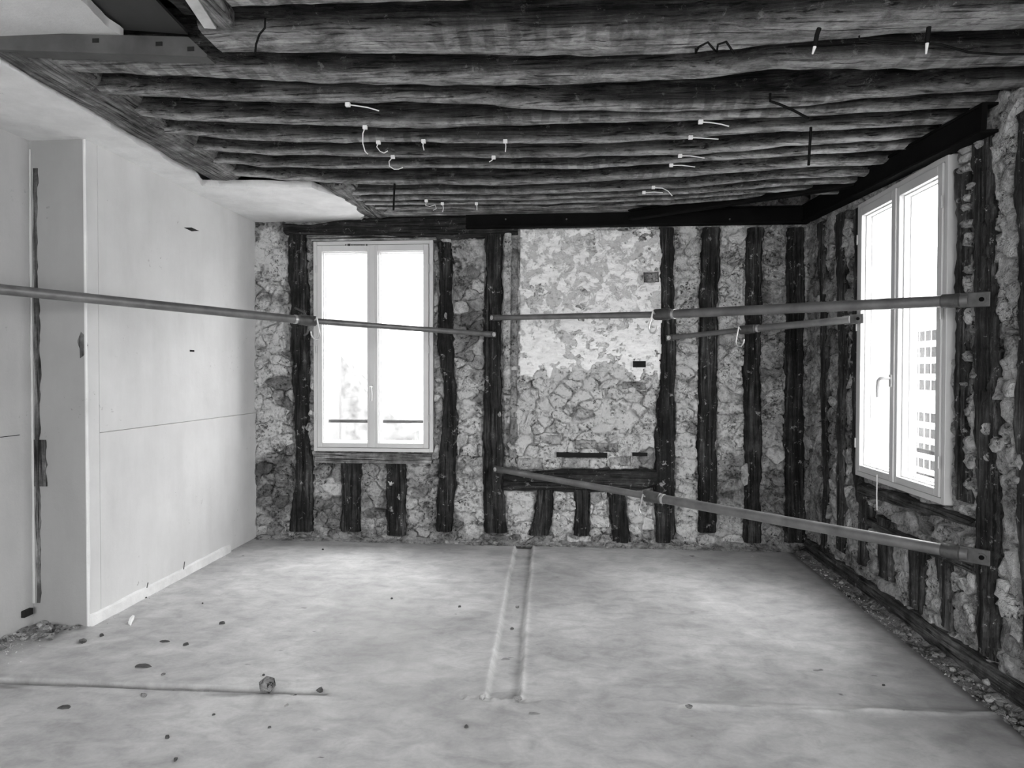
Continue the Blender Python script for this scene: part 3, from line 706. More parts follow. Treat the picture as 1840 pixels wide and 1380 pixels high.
# torn dark gap in the inner corner, with a bent flap of lining paper next to it
def ragged_strip(name, zs, x0f, x1f, yy, m, th=.006):
    Vt = []
    for z in zs:
        a, b = x0f(z), x1f(z); Vt += [(a, yy, z), (b, yy, z), (b, yy+th, z), (a, yy+th, z)]
    n_ = len(zs); f = [(i*4+k, i*4+(k+1) % 4, (i+1)*4+(k+1) % 4, (i+1)*4+k) for i in range(n_-1) for k in range(4)]+[(3, 2, 1, 0), tuple((n_-1)*4+k for k in range(4))]
    return MB().add(Vt, f).build(name, m, wall_left)
zs = np.linspace(.12, 2.45, 90)
M_GAP = wood_mat('brown_gap_wood', 2, .05, .17)
ragged_strip('exposed_gap', zs, lambda z: XREC+.018+.008*float(vn(z*12, 0., 6)), lambda z: XREC+.036+.05*max(0, float(fbm(z*2.4, 0., 160))-.4)+.012*float(vn(z*30, 0., 3)), YREC-.0125, M_GAP)
ragged_strip('exposed_gap', np.linspace(.75, 1.0, 14), lambda z: XREC+.01, lambda z: XREC+.075+.014*float(vn(z*30, 0., 5)), YREC-.0145, M_GAP)
MB().tube([(XREC+.008, YREC-.012, z) for z in np.linspace(.12, 2.55, 30)], [.005+.005*float(vn(z*9, 0., 8)) for z in np.linspace(.12, 2.55, 30)], 6).build('filler_strip', M_RECESS, wall_left)
a = onX(0, 787, XREC); MB().box(XREC, XREC+.002, 1.0, 3.25, 1.031, 1.0345).build('board_joint', M_DARK, wall_left)
# knocked corner of the return
p = onX(154, 620, XL); Vt = [(XL-.035, YREC-.010, p[2])]; K = 9
for k in range(K):
    w = 2*math.pi*k/K; Vt.append((XL-.022+.026*math.cos(w)*(1+.3*math.sin(5*w)), YREC-.0095, p[2]+.065*math.sin(w)*(1+.25*math.cos(3*w))))
Vt += [(x_, y_+.006, z_) for (x_, y_, z_) in Vt[1:]]
MB().add(Vt, [(0, 1+k, 1+(k+1) % K) for k in range(K)]+[(1+k, 1+K+k, 1+K+(k+1) % K, 1+(k+1) % K) for k in range(K)]).build('knocked_patch', M_GAP, wall_left)
# small slits and a knocked out hole, their shade put in as black inserts
def left_px(x, y): return onX(x, y, XL)
p0, p1 = left_px(330, 411), left_px(358, 414)
MB().add([(XL+.001, p0[1], p0[2]+.008), (XL+.001, (p0[1]+p1[1])/2, (p0[2]+p1[2])/2+.014), (XL+.001, p1[1], p1[2]-.004), (XL+.001, (p0[1]+p1[1])/2, (p0[2]+p1[2])/2-.012),
          (XL-.01, p0[1], p0[2]+.008), (XL-.01, (p0[1]+p1[1])/2, (p0[2]+p1[2])/2+.014), (XL-.01, p1[1], p1[2]-.004), (XL-.01, (p0[1]+p1[1])/2, (p0[2]+p1[2])/2-.012)],
         [(0, 1, 2, 3), (0, 4, 5, 1), (1, 5, 6, 2), (2, 6, 7, 3), (3, 7, 4, 0)]).build('slit', M_DARK, wall_left)
p0, p1 = left_px(341, 632), left_px(349, 629); MB().box(XL-.01, XL+.001, p0[1], p1[1], p0[2], p1[2]).build('slit', M_DARK, wall_left)
p = onX(46, 1101, XREC); MB().box(XREC-.01, XREC+.02, p[1]-.03, p[1]+.03, p[2]-.018, p[2]+.018).build('socket_hole', M_DARK, wall_left, bevel=.004)
# skirting strip of mortar
y0_, y1_ = YREC-.01, onX(411, 986, XL)[1]; n = 50; Vt = []
for i, yy in enumerate(np.linspace(y0_, y1_, n)):
    h_ = .058+.014*(float(fbm(yy*6, 0., 170))-.5); t_ = .012+.008*float(fbm(yy*9, 0., 171))
    Vt += [(XL-.005, yy, -.01), (XL+t_+.006, yy, -.01), (XL+t_, yy, h_*.9), (XL+t_*.4, yy, h_), (XL-.005, yy, h_)]
f = [(i*5+k, i*5+(k+1) % 5, (i+1)*5+(k+1) % 5, (i+1)*5+k) for i in range(n-1) for k in range(5)]+[(4, 3, 2, 1, 0), tuple((n-1)*5+k for k in range(5))]
MB().add(Vt, f).build('baseboard_left', M_SKIRT, label='pale rough mortar skirting along the left wall', kind='structure', auto=.6)

# ---- rest of the shell behind the camera
def holed(axis, at0, at1, u0, u1, v0, v1, holes):
    mb = MB(); xs = sorted([u0, u1]+[h for a in holes for h in a[:2]])
    for i in range(len(xs)-1):
        a, b = xs[i], xs[i+1]; hs = [h for h in holes if abs(h[0]-a) < 1e-6]
        segs = [(v0, v1)] if not hs else [(v0, hs[0][2]), (hs[0][3], v1)]
        for (c, e) in segs:
            if axis == 'y': mb.box(a, b, at0, at1, c, e)
            else: mb.box(at0, at1, a, b, c, e)
    return mb
holed('y', YREAR-.3, YREAR, -3.2, 2.3, -.3, 3.0, REAR_FILL).build('wall_rear', M_REAR, kind='structure', label='plain plastered wall behind the camera with two windows added for fill', recentre=False)
holed('x', XR, XR+.36, YREAR-.3, 2.21, -.3, 3.0, [SIDE_FILL]).build('wall_right', M_REAR, kind='structure', label='plain plastered length of right wall with an unseen window added for fill beside the camera', recentre=False)
ceiling = MB().box(-3.2, 2.3, YREAR-.3, YB+.36, 2.86, 3.0).build('ceiling', M_STUD, kind='structure', label='dark boards above the ceiling joists', recentre=False)
# plaster soffit on the left (ragged edge)
def ragged_slab(name, outline, z0, z1, m, amp, seed, parent=None, **k):
    pts = []
    for i in range(len(outline)):
        a, b, r_ = np.array(outline[i][:2]), np.array(outline[(i+1) % len(outline)][:2]), outline[i][2]
        L_ = np.linalg.norm(b-a); n_ = max(1, int(L_/.025)) if r_ else 1; nrm = np.array([-(b-a)[1], (b-a)[0]])/max(L_, 1e-6)
        for j in range(n_):
            p_ = a+(b-a)*j/n_
            if r_ and j: p_ = p_+nrm*amp*r_*2*(float(fbm(p_[0]*9+seed, p_[1]*9, seed))-.5)
            pts.append(p_)
    n_ = len(pts); Vt = [(p_[0], p_[1], z0) for p_ in pts]+[(p_[0], p_[1], z1) for p_ in pts]
    f = [tuple(range(n_-1, -1, -1)), tuple(range(n_, 2*n_))]+[(i, (i+1) % n_, n_+(i+1) % n_, n_+i) for i in range(n_)]
    o = MB().add(Vt, f).build(name, m, parent, **k)
    bm = bmesh.new(); bm.from_mesh(o.data); bmesh.ops.triangulate(bm, faces=[f_ for f_ in bm.faces if len(f_.verts) > 4]); bm.to_mesh(o.data); bm.free()
    return o
e = [onZ(x, y, 2.60) for x, y in ((0, 108), (100, 168), (200, 230), (345, 312), (365, 334), (560, 336), (620, 358), (655, 378), (648, 392))]
outl = [(-3.0, 2.3, 0), (e[0][0]-.02, 2.3, 1)]+[(q[0], q[1], 1) for q in e]+[(e[-1][0], YB+.05, 0), (-3.0, YB+.05, 0)]
ragged_slab('plaster_soffit', outl, 2.597, 2.64, M_PLAST, .03, 5, ceiling, label='white ragged plaster soffit')

# ================================================================== BEAMS
ZJ = lambda X: 2.615-.016*(X+2.2)
def joist_line(px):
    out = []
    for x, y in px:
        X = 0.
        for _ in range(5): p_ = onZ(x, y, ZJ(X)); X = p_[0]
        out.append((p_[0], p_[1]))
    return np.array(sorted(out))
def joist(name, px, width, label, xa, xb, seed, height=.2, z_off=0., m=None, spread=0.):
    L_ = joist_line(px); X = np.linspace(xa, xb, int((xb-xa)/.03)); n_ = len(X)
    yf = np.interp(X, L_[:, 0], L_[:, 1]); yf = np.convolve(np.pad(yf, 4, 'edge'), np.ones(9)/9, 'valid')
    sl = np.polyfit(L_[:, 0], L_[:, 1], 1)[0]
    yf += np.where(X < L_[0, 0], (X-L_[0, 0])*sl, 0)+np.where(X > L_[-1, 0], (X-L_[-1, 0])*sl, 0)
    yf += .012*(fbm(X*9, X*0, seed)-.5)
    w = width*(.92+.3*(fbm(X*1.6, X*0, seed+1)-.5)); z = ZJ(X)+z_off
    zw = .012*(fbm(X*5, X*0, seed+2)-.5)
    prof = [(1.0, .12), (1.0, .035), (.99, .006), (.96, .0), (.72, -.003), (.45, -.003), (.12, .0), (-.02, .006), (-.07, .022), (-.09, .07), (-.12, 1.)]
    prof = [(a, b if b < .9 else height) for a, b in prof]; prof.insert(0, (1.0, height)); K = len(prof)
    Vt = []; T = []
    for i in range(n_):
        for k, (a, b) in enumerate(prof):
            jy = .010*(float(vn(X[i]*14, k*3.7, seed+5))-.5); jz = .008*(float(vn(X[i]*11, k*5.1, seed+6))-.5) if 1 < k < K-2 else 0
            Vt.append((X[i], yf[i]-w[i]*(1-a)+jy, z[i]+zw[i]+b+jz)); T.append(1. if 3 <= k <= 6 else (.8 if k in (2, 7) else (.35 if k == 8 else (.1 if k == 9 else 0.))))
    f = [(i*K+k, (i+1)*K+k, (i+1)*K+(k+1) % K, i*K+(k+1) % K) for i in range(n_-1) for k in range(K)]
    f += [tuple(range(K)), tuple((n_-1)*K+k for k in range(K-1, -1, -1))]
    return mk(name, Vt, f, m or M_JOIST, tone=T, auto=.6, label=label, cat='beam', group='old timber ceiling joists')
JX = {
 'a': [(401,12),(620,8),(846,2),(1100,-8),(1500,-35),(1840,-60)],
 'b': [(371,96),(620,96),(745,98),(913,101),(1014,104.5),(1149,99),(1220,98),(1321,88),(1422,79),(1523,71),(1624,62),(1840,53)],
 'c': [(108,128),(270,135),(438,143),(620,152),(778,156),(947,156),(1048,152),(1220,145),(1321,131),(1388,125),(1523,125),(1658,126),(1840,118)],
 'd': [(175,168),(337,179),(472,184),(620,185),(778,185),(880,190),(981,199),(1230,200),(1422,192),(1557,179),(1692,165),(1793,160)],
 'e': [(236,206),(337,218),(620,227),(745,231),(880,227),(1014,223),(1230,218),(1355,212),(1490,209),(1624,199),(1732,192)],
 'f': [(286,238),(404,251),(620,256),(880,258),(1048,258),(1220,251),(1355,239),(1557,232),(1685,222)],
 'g': [(337,270),(472,278),(620,280),(880,285),(1230,279),(1422,263),(1641,249)],
 'h': [(377,291),(505,302),(620,303),(880,303),(1048,304),(1220,293),(1456,278),(1590,270)],
 'i': [(411,316),(620,331),(947,333),(1225,318),(1388,305),(1567,296)],
 'j': [(640,350),(780,349),(1000,348),(1230,338),(1400,322)],
 'k': [(653,360),(780,360),(1000,358),(1230,350),(1400,334)],
 'l': [(666,368),(780,368),(1000,366),(1230,358),(1400,344)],
 'm': [(682,376),(780,376),(1000,374),(1230,367),(1400,352)]}
JL = {'a': ('stout whitewashed ceiling joist at the top edge of the picture', .16, -1.12), 'b': ('broadest weathered ceiling joist with black loops of wire, nearest full one', .19, -1.32), 'c': ('weathered ceiling joist just behind the broadest one', .12, -2.2),
 'd': ('ceiling joist with pale slanting lath stripes, third full joist back', .085, -2.2), 'e': ('ceiling joist with swelling middle, fourth full joist back', .085, -2.2),
 'f': ('fifth full ceiling joist back, two short white ties hanging from it', .075, -2.2), 'g': ('thin ceiling joist, sixth full joist back', .07, -2.2), 'h': ('narrow ceiling joist, seventh full joist back', .07, -2.2),
 'i': ('pale edged ceiling joist passing the end of the left bearing beam', .10, -2.25), 'j': ('short ceiling joist, first behind the white plaster corner', .07, -1.56),
 'k': ('short ceiling joist, second behind the white plaster corner', .06, -1.5), 'l': ('short ceiling joist, third behind the white plaster corner', .05, -1.46), 'm': ('short ceiling joist closest to the back wall', .05, -1.42)}
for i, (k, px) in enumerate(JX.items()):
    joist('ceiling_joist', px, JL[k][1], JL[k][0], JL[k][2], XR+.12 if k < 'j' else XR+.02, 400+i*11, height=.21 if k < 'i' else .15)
# joists going on overhead towards the camera
for i, yy in enumerate((1.93, 1.66)):
    L_ = [(0, 0)]; 
    X = [-1.4, 0, 1.9]
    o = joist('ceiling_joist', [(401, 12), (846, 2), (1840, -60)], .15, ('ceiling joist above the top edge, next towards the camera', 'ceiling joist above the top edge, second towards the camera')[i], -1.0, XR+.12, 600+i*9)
    o.location.y -= .27*(i+1)
# bearing beam along the left, under the joist ends, coved between them
def ybeam(name, ya, yb_, xa, xb, z0, z1, m, label, seed, slope=0.):
    n_ = int((yb_-ya)/.03); Y = np.linspace(ya, yb_, n_); Vt = []
    for i, yy in enumerate(Y):
        w0 = .025*(float(fbm(yy*5, 0., seed))-.5); w1 = .06*(float(fbm(yy*4.5, 2., seed))-.5); zz_ = .02*(float(fbm(yy*4, 4., seed))-.5); sh = slope*(yy-ya)
        for (x_, z_) in ((xa+w0+sh, z1), (xa+w0+sh, z0+.02+zz_), (xa+.02+w0+sh, z0+zz_), ((xa+xb)/2+sh, z0-.006+zz_), (xb-.05+w1+sh, z0+.004+zz_), (xb-.015+w1+sh, z0+.03+zz_), (xb+w1+sh, z0+.075), (xb+sh+w1*.5, z1)): Vt.append((x_, yy, z_))
    f = [(i*8+k, i*8+(k+1) % 8, (i+1)*8+(k+1) % 8, (i+1)*8+k) for i in range(n_-1) for k in range(8)]+[tuple(range(8)), tuple((n_-1)*8+k for k in range(7, -1, -1))]
    return MB().add(Vt, f).build(name, m, label=label, cat='beam', auto=.7)
ybeam('bearing_beam', 2.42, 4.12, -2.235, -1.99, 2.60, 2.78, M_LBEAM, 'grey brown timber beam carrying the joist ends along the left', 50, slope=-.035)
ybeam('trimmer_beam', 4.28, 5.2, -1.62, -1.42, 2.60, 2.76, M_LBEAM, 'short timber trimmer beside the white plaster corner near back wall', 55, slope=.05)
ybeam('trimmer_beam', 1.2, 2.39, -1.44, -1.32, 2.70, 2.84, M_LINT, 'dark timber trimmer above the whitewashed batten at top left', 58, slope=.0)
# pale lath lying along the top of the back wall
a, b = onY(690, 383, 5.12), onY(1190, 372, 5.12)
MB().box(a[0], b[0], 5.08, 5.2, a[2]-.01, a[2]+.03).build('wall_lath', M_PALEWOOD, label='pale lath lying above the black steel on the back wall', cat='lath', bevel=.004)

# steel
def ibeam(name, A, B, w, h, label, web=.012, fl=.014, m=M_STEEL):
    """I section between two points on its lower centre line"""
    A, B = np.array(A), np.array(B); t = B-A; L_ = np.linalg.norm(t); t = t/L_; s = np.cross(t, [0, 0, 1]); s /= np.linalg.norm(s); u = np.cross(s, t)
    root = thing(name, label, 'steel beam', (A+B)/2); c = (A+B)/2; c0_ = c
    for nm, off, a_, b_ in (('lower_flange', fl/2, w/2, fl/2), ('web', h/2, web/2, h/2-fl), ('upper_flange', h-fl/2, w/2, fl/2)):
        MB().obox(c0_+u*off, t*L_/2, s*a_, u*b_).build(nm, m, root, bevel=.002)
    return root
def channel_back():
    a, b = onY(838, 409, YB-.05), onY(1425, 404, YB-.05); zt = onY(838, 384, YB-.05)[2]
    r = thing('steel_channel', 'black steel channel on the back wall over the plaster panel', 'steel beam', ((a[0]+XR)/2, YB-.05, a[2]))
    MB().box(a[0], XR-.02, YB-.072, YB-.06, a[2]+.004, zt).build('web', M_STEEL, r); MB().box(a[0], XR-.02, YB-.098, YB-.034, a[2]-.012, a[2]+.004).build('lower_flange', M_STEEL, r, bevel=.002)
    MB().box(a[0], XR-.02, YB-.09, YB-.034, zt, zt+.012).build('upper_flange', M_STEEL, r, bevel=.002)
    for x_ in (909, 1018, 1310):
        p_ = onY(x_, 395, YB-.053); MB().tube([(p_[0], YB-.07, p_[2]), (p_[0], YB-.078, p_[2])], .007, 6).build('rivet', M_TUBED, r)
channel_back()
pe = onX(1770, 240, 1.80); pf = np.array([1.80, 5.16, 2.515])
def channel_right():
    A = np.array([1.80, pe[1], pe[2]+.012]); B = pf; t = (B-A); L_ = np.linalg.norm(t); t /= L_; s = np.array([-1., 0, 0]); u = np.cross(t, s); u = u if u[2] > 0 else -u
    r = thing('steel_channel', 'black steel channel over the right window along the right wall', 'steel beam', (A+B)/2); c = (A+B)/2; h = .115
    MB().obox(c+u*h/2, t*L_/2, s*.006, u*h/2).build('web', M_STEEL, r); MB().obox(c-s*.018, t*L_/2, s*.038, u*.007).build('lower_flange', M_STEEL, r, bevel=.002)
    MB().obox(c+u*h-s*.018, t*L_/2, s*.034, u*.006).build('upper_flange', M_STEEL, r, bevel=.002); MB().obox(c-t*(L_/2-.01)+u*h/2+s*.008, t*.012, s*.01, u*h/2).build('end_cleat', M_STEEL, r)
channel_right()
ibeam('steel_corner_beam', (.50, 5.13, 2.535), (1.80, 4.28, 2.525), .07, .075, 'black steel beam set diagonally across the far ceiling corner')
# top left: steel angle with bolt slots, plaster remnant, dark sheet, batten
YA = 2.40
q = [onY(x, y, YA) for x, y in ((-40, 66), (372, 98), (360, 92), (338, 66), (-40, 40))]
r = thing('steel_angle', 'drilled steel angle under the ceiling at top left', 'steel angle', (-2.3, YA, 2.58))
zb0, zb1 = q[0][2], q[1][2]; xa_, xb_ = -2.84, q[1][0]
MB().add([(xa_, YA, zb0), (xb_, YA, zb1), (q[3][0], YA, q[3][2]), (xa_, YA, q[4][2]), (xa_, YA+.01, zb0), (xb_, YA+.01, zb1), (q[3][0], YA+.01, q[3][2]), (xa_, YA+.01, q[4][2])],
         [(0,1,2,3),(7,6,5,4),(0,4,5,1),(1,5,6,2),(2,6,7,3),(3,7,4,0)]).build('upright_leg', M_PRIMER, r)
MB().add([(xa_, YA, zb0), (xb_, YA, zb1), (xb_, YA+.06, zb1), (xa_, YA+.06, zb0), (xa_, YA, zb0-.008), (xb_, YA, zb1-.008), (xb_, YA+.06, zb1-.008), (xa_, YA+.06, zb0-.008)],
         [(0,1,2,3),(7,6,5,4),(0,4,5,1),(1,5,6,2),(2,6,7,3),(3,7,4,0)]).build('flat_leg', M_PRIMER, r)
for (x_, y_) in ((172, 73), (286, 79), (343, 88)):
    p_ = onY(x_, y_, YA); MB().box(p_[0]-.013, p_[0]+.013, YA-.002, YA+.004, p_[2]-.008, p_[2]+.008).build('bolt_slot', M_DARK, r)
e = [onZ(x, y, 2.66) for x, y in ((222, 66), (140, -4))]
dirv = (e[1]-e[0])/(e[1]-e[0])[1]
ragged_slab('plaster_remnant', [(-3.0, -1.0, 0), (e[0]+dirv*(-1-e[0][1]))[:2].tolist()+[1.], e[0][:2].tolist()+[.4], (-3.0, YA-.01, 0)], 2.655, 2.69, M_CEILP, .02, 9, ceiling, label='remnant of flat grey ceiling plaster')
e2 = [onZ(x, y, 2.70) for x, y in ((338, 62), (276, -4))]; d2 = (e2[1]-e2[0])/(e2[1]-e2[0])[1]
e1 = onZ(190, 66, 2.70)
MB().add([(e1[0]-.3, YA-.02, 2.70), tuple(e2[0][:2])+(2.70,), tuple((e2[0]+d2*(-.5-e2[0][1]))[:2])+(2.70,), (e1[0]-.3, -.5, 2.70), (e1[0]-.3, YA-.02, 2.712), tuple(e2[0][:2])+(2.712,), tuple((e2[0]+d2*(-.5-e2[0][1]))[:2])+(2.712,), (e1[0]-.3, -.5, 2.712)],
         [(0,1,2,3),(7,6,5,4),(0,4,5,1),(1,5,6,2),(2,6,7,3),(3,7,4,0)]).build('ceiling_sheet', plain('charcoal_sheet', .035, .6, 0, .2, 6), ceiling, label='flat charcoal sheet between the plaster and the first joist')
b0, b1 = onZ(378, 52, 2.58), onZ(340, -6, 2.58); bd = (b0-b1)/np.linalg.norm(b0-b1); bs = np.cross(bd, [0, 0, 1]); c_ = b0-bd*.5
MB().obox(c_+np.array([0, 0, .02]), bd*.5, bs*.021, (0, 0, .02)).build('batten', plain('whitewashed_batten', .5, .8, 0, .15, 20), label='whitewashed batten hanging at the top left of the joists', cat='batten', bevel=.002)
MB().obox(c_+bs*.056+np.array([0, 0, .03]), bd*.49, bs*.03, (0, 0, .03)).build('batten', M_LBEAM, label='rough grey batten beside the whitewashed one at top left', cat='batten', bevel=.004)

# ================================================================== WINDOWS
def window(name, W, hole, label, hinges, handle_v, mark=False, hand=1):
    a, b, c, e = hole; root = thing(name, label, 'window', W.P((a+b)/2, c, 0.), kind='structure'); del root['category']
    def bx(nm, ua, ub, va, vb, d0, d1, m, par, bev=.003):
        p_, q_ = W.P(ua, va, d0), W.P(ub, vb, d1)
        return MB().box(p_[0], q_[0], p_[1], q_[1], p_[2], q_[2]).build(nm, m, par, bevel=bev)
    def ring(nm, ua, ub, va, vb, w, d0, d1, m, par, bev=.003, wt=None, wb=None):
        wt = wt or w; wb = wb or w; mb = MB()
        for (x0, x1, y0, y1) in ((ua, ua+w, va, vb), (ub-w, ub, va, vb), (ua+w, ub-w, va, va+wb), (ua+w, ub-w, vb-wt, vb)):
            p_, q_ = W.P(x0, y0, d0), W.P(x1, y1, d1); mb.box(p_[0], q_[0], p_[1], q_[1], p_[2], q_[2])
        return mb.build(nm, m, par, bevel=bev)
    ring('window_frame', a, b, c, e, .03, -.085, .022, M_WHITE, root); ring('frame_rebate', a+.02, b-.02, c+.02, e-.02, .026, -.10, -.071, M_WHITE, root)
    mid = (a+b)/2
    for k, (ua, ub) in enumerate(((a+.0335, mid-.001), (mid+.001, b-.0335))):
        s = ring('sash', ua, ub, c+.0335, e-.0335, .042, -.07, .03, M_WHITE, root, wt=.05, wb=.038)
        ring('glazing_bead', ua+.0415, ub-.0415, c+.071, e-.083, .008, -.07, .004, M_BEAD, s, .002)
        ring('glazing_bead', ua+.0493, ub-.0493, c+.0788, e-.0908, .006, -.07, -.028, M_BEAD, s, .002)
        bx('pane', ua+.045, ub-.045, c+.075, e-.087, -.062, -.058, M_GLASS, s, 0)
        for hv in hinges:
            hu = ua-.004 if k == 0 else ub+.004
            p_ = W.P(hu, hv-.03, .034); q_ = W.P(hu, hv+.03, .034); MB().tube([p_, q_], .007, 8).build('hinge', M_HINGE, s)
    bx('cover_strip', mid-.022, mid+.022, c+.035, e-.035, .03, .04, M_WHITE, root)
    hu = mid+hand*.0
    h = bx('handle', hu-.013, hu+.013, handle_v-.03, handle_v+.04, .04, .05, M_HANDLE, root)
    P_ = [W.P(hu, handle_v+.02, .05), W.P(hu, handle_v+.02, .085), W.P(hu+hand*.012, handle_v+.017, .095), W.P(hu+hand*.03, handle_v+.005, .097), W.P(hu+hand*.038, handle_v-.03, .097), W.P(hu+hand*.042, handle_v-.09, .095)]
    MB().tube(P_, [.009, .009, .010, .010, .010, .008], 8).build('lever', M_HANDLE, h, auto=1.)
    if mark:                                   # printed row of tiny marks on the head of the sash
        mb = MB(); 
        def dash(x0, x1, y0=438.6, y1=441.4):
            p_, q_ = onY(x0, y1, YB-.0308), onY(x1, y0, YB-.0308); mb.box(p_[0], q_[0], YB-.031, YB-.0295, p_[2], q_[2])
        dash(620.5, 622); dash(624.5, 629.5, 438, 442); x = 631.
        for i in range(11): dash(x, x+1.5, 439, 441.2); x += 2.25
        dash(658, 660, 438.4, 441.8)
        mb.build('printed_mark', M_INK, root)
    return root
window('window_1', WB, WIN, 'white double casement window in the back wall crossed by a strut', (1.0, 1.55, 2.2), 1.23, True, .2)
window('window_2', WR, WINR, 'white double casement window in the right wall seen at an angle', (.93, 1.66, 2.2), 1.32, False, 1)
for k, a in enumerate(REAR_FILL):
    r = thing('window_%d' % (k+3), 'plain white window added behind the camera for fill, %s one' % ('left', 'right')[k], 'window', ((a[0]+a[1])/2, YREAR, a[2]), kind='structure'); del r['category']
    mb = MB()
    for (x0, x1, z0, z1) in ((a[0], a[0]+.07, a[2], a[3]), (a[1]-.07, a[1], a[2], a[3]), (a[0], a[1], a[2], a[2]+.07), (a[0], a[1], a[3]-.07, a[3]), ((a[0]+a[1])/2-.05, (a[0]+a[1])/2+.05, a[2], a[3])): mb.box(x0, x1, YREAR-.08, YREAR-.02, z0, z1)
    mb.build('window_frame', M_WHITE, r); MB().box(a[0], a[1], YREAR-.05, YREAR-.046, a[2], a[3]).build('pane', M_GLASS, r)

# ================================================================== STRUTS
def vplane_pt(A, B, x, y):
    """point on the sight line through pixel (x,y) in the vertical plane holding A and B"""
    n_ = np.cross(np.array(B)-np.array(A), [0, 0, 1.]); d = ray(x, y); return ORG+d*(((np.array(A)-ORG)@n_)/(d@n_))
def frame_of(t):
    t = t/np.linalg.norm(t); s = np.cross(t, [0, 0, 1.]); s /= np.linalg.norm(s); return t, s, np.cross(s, t)
def prop(label, A, M, B, inner_first, ri, ro, wA, wB, hook=True, sleeve=True):
    """telescopic strut A..M..B; the thin tube runs A..M when inner_first"""
    A, M, B = map(np.array, (A, M, B)); root = thing('telescopic_strut', label, 'strut', (A+B)/2, 'galvanised telescopic struts bracing the walls')
    r1, r2 = (ri, ro) if inner_first else (ro, ri)
    t1, s1, u1 = frame_of(M-A); t2, s2, u2 = frame_of(B-M)
    n1 = ('inner_tube', 'outer_tube') if inner_first else ('outer_tube', 'inner_tube')
    MB().tube([A+t1*.04, (A+M)/2, M], r1, 20).build(n1[0], M_TUBE, root, auto=.6); MB().tube([M, (M+B)/2, B-t2*.05], r2, 20).build(n1[1], M_TUBE, root, auto=.6)
    # threaded collar with lugs
    c = MB().tube([M-t1*.055, M-t1*.05, M-t1*.02, M+t2*.02, M+t2*.06, M+t2*.065], [ro*1.02, ro*1.3, ro*1.34, ro*1.34, ro*1.25, ro*1.02], 16).build('collar', M_TUBED, root, auto=.6)
    MB().tube([M+t2*.075, M+t2*.09], [ro*1.14]*2, 16).build('collar_ring', M_ROD, c, auto=.6)
    for (E_, t, s, u, r_, wn) in ((A, t1, s1, u1, r1, wA), (B, -t2, s2, u2, r2, wB)):
        wn = np.array(wn, float)
        pl = MB(); side = np.cross(t, wn); side /= np.linalg.norm(side); flat = np.cross(side, t)
        pl.obox(E_+t*.03, t*.06, side*(r_*1.25), flat*.006).build('end_plate', M_TUBED, root, bevel=.004)
        p_ = E_+t*.0; b_ = MB().tube([p_-flat*.008, p_+flat*.016], .010, 10).build('bolt', M_BOLT if wn[1] else M_STEEL, root); MB().tube([p_+flat*.008, p_+flat*.011], .018, 12).build('washer', M_ROD if wn[1] else M_TUBED, b_)
        if sleeve and r_ == ro: MB().tube([E_+t*.08, E_+t*.085, E_+t*.15, E_+t*.155], [r_*1.02, r_*1.2, r_*1.2, r_*1.02], 16).build('sleeve', M_TUBED, root, auto=.6)
    if hook:
        P0 = M-t1*.03-s1*.0; sg = -1 if (s1@(ORG-M)) < 0 else 1; f_ = s1*sg
        pts = [P0+f_*.05+u1*.05, P0+f_*.055+u1*.02, P0+f_*.05-u1*.03-t1*.015, P0+f_*.05-u1*.085-t1*.03, P0+f_*.05-u1*.115-t1*.015, P0+f_*.05-u1*.118+t1*.012, P0+f_*.05-u1*.095+t1*.03, P0+f_*.05-u1*.07+t1*.034]
        MB().tube([P0-f_*.05, P0+f_*.03, P0+f_*.05+u1*.01]+pts[1:], .0055, 8).build('locking_hook', M_ROD, root, auto=1.)
    return root
ZED = (0, 1., 0)
A1 = onY(886, 601, YB-.05); A0 = onY(0, 519.8, 2.85); t_ = (A0-A1); B1 = A1+t_*((XREC+.03-A1[0])/t_[0]); M1 = vplane_pt(A1, A0, 553, 576)
A0 = vplane_pt(A1, B1, 0, 519.8); t_ = A0-M1; B1 = M1+t_*((XREC+.03-M1[0])/t_[0])
prop('galvanised strut from the left wall past the back window', A1, M1, B1, True, .019, .0245, (0, -1, 0), (1, 0, 0))
A2 = onY(885, 571, YB-.06); B2 = onX(1765, 538, XR-.045); prop('upper galvanised strut crossing the plaster panel to the right wall', A2, vplane_pt(A2, B2, 1190, 565), B2, True, .020, .0265, (0, -1, 0), (-1, 0, 0))
A3 = onY(891, 843, YB-.05); B3 = onX(1765, 1001, XR-.05); prop('low slanting galvanised strut in front of the right corner', A3, vplane_pt(A3, B3, 1172, 893), B3, True, .022, .0275, (0, -1, 0), (-1, 0, 0))
A4 = onY(1203, 607, YB-.05); B4 = onX(1543, 573, XR-.05); prop('short galvanised strut across the corner below the upper one', A4, vplane_pt(A4, B4, 1342, 592), B4, True, .019, .0235, (0, -1, 0), (-1, 0, 0), sleeve=False)
# iron bits on the left stud where the first strut passes
p = onY(556, 575, YB-.04)
MB().tube([p+np.array([-.12, .0, .10]), p+np.array([-.03, -.02, .06]), p+np.array([.0, -.03, .0]), p+np.array([.005, -.03, -.06]), p+np.array([-.01, -.02, -.11]), p+np.array([-.04, -.01, -.125])], .009, 8).build('iron_hook', M_TUBED, label='curved iron hook on the stud left of the back window', cat='hook', auto=1.)

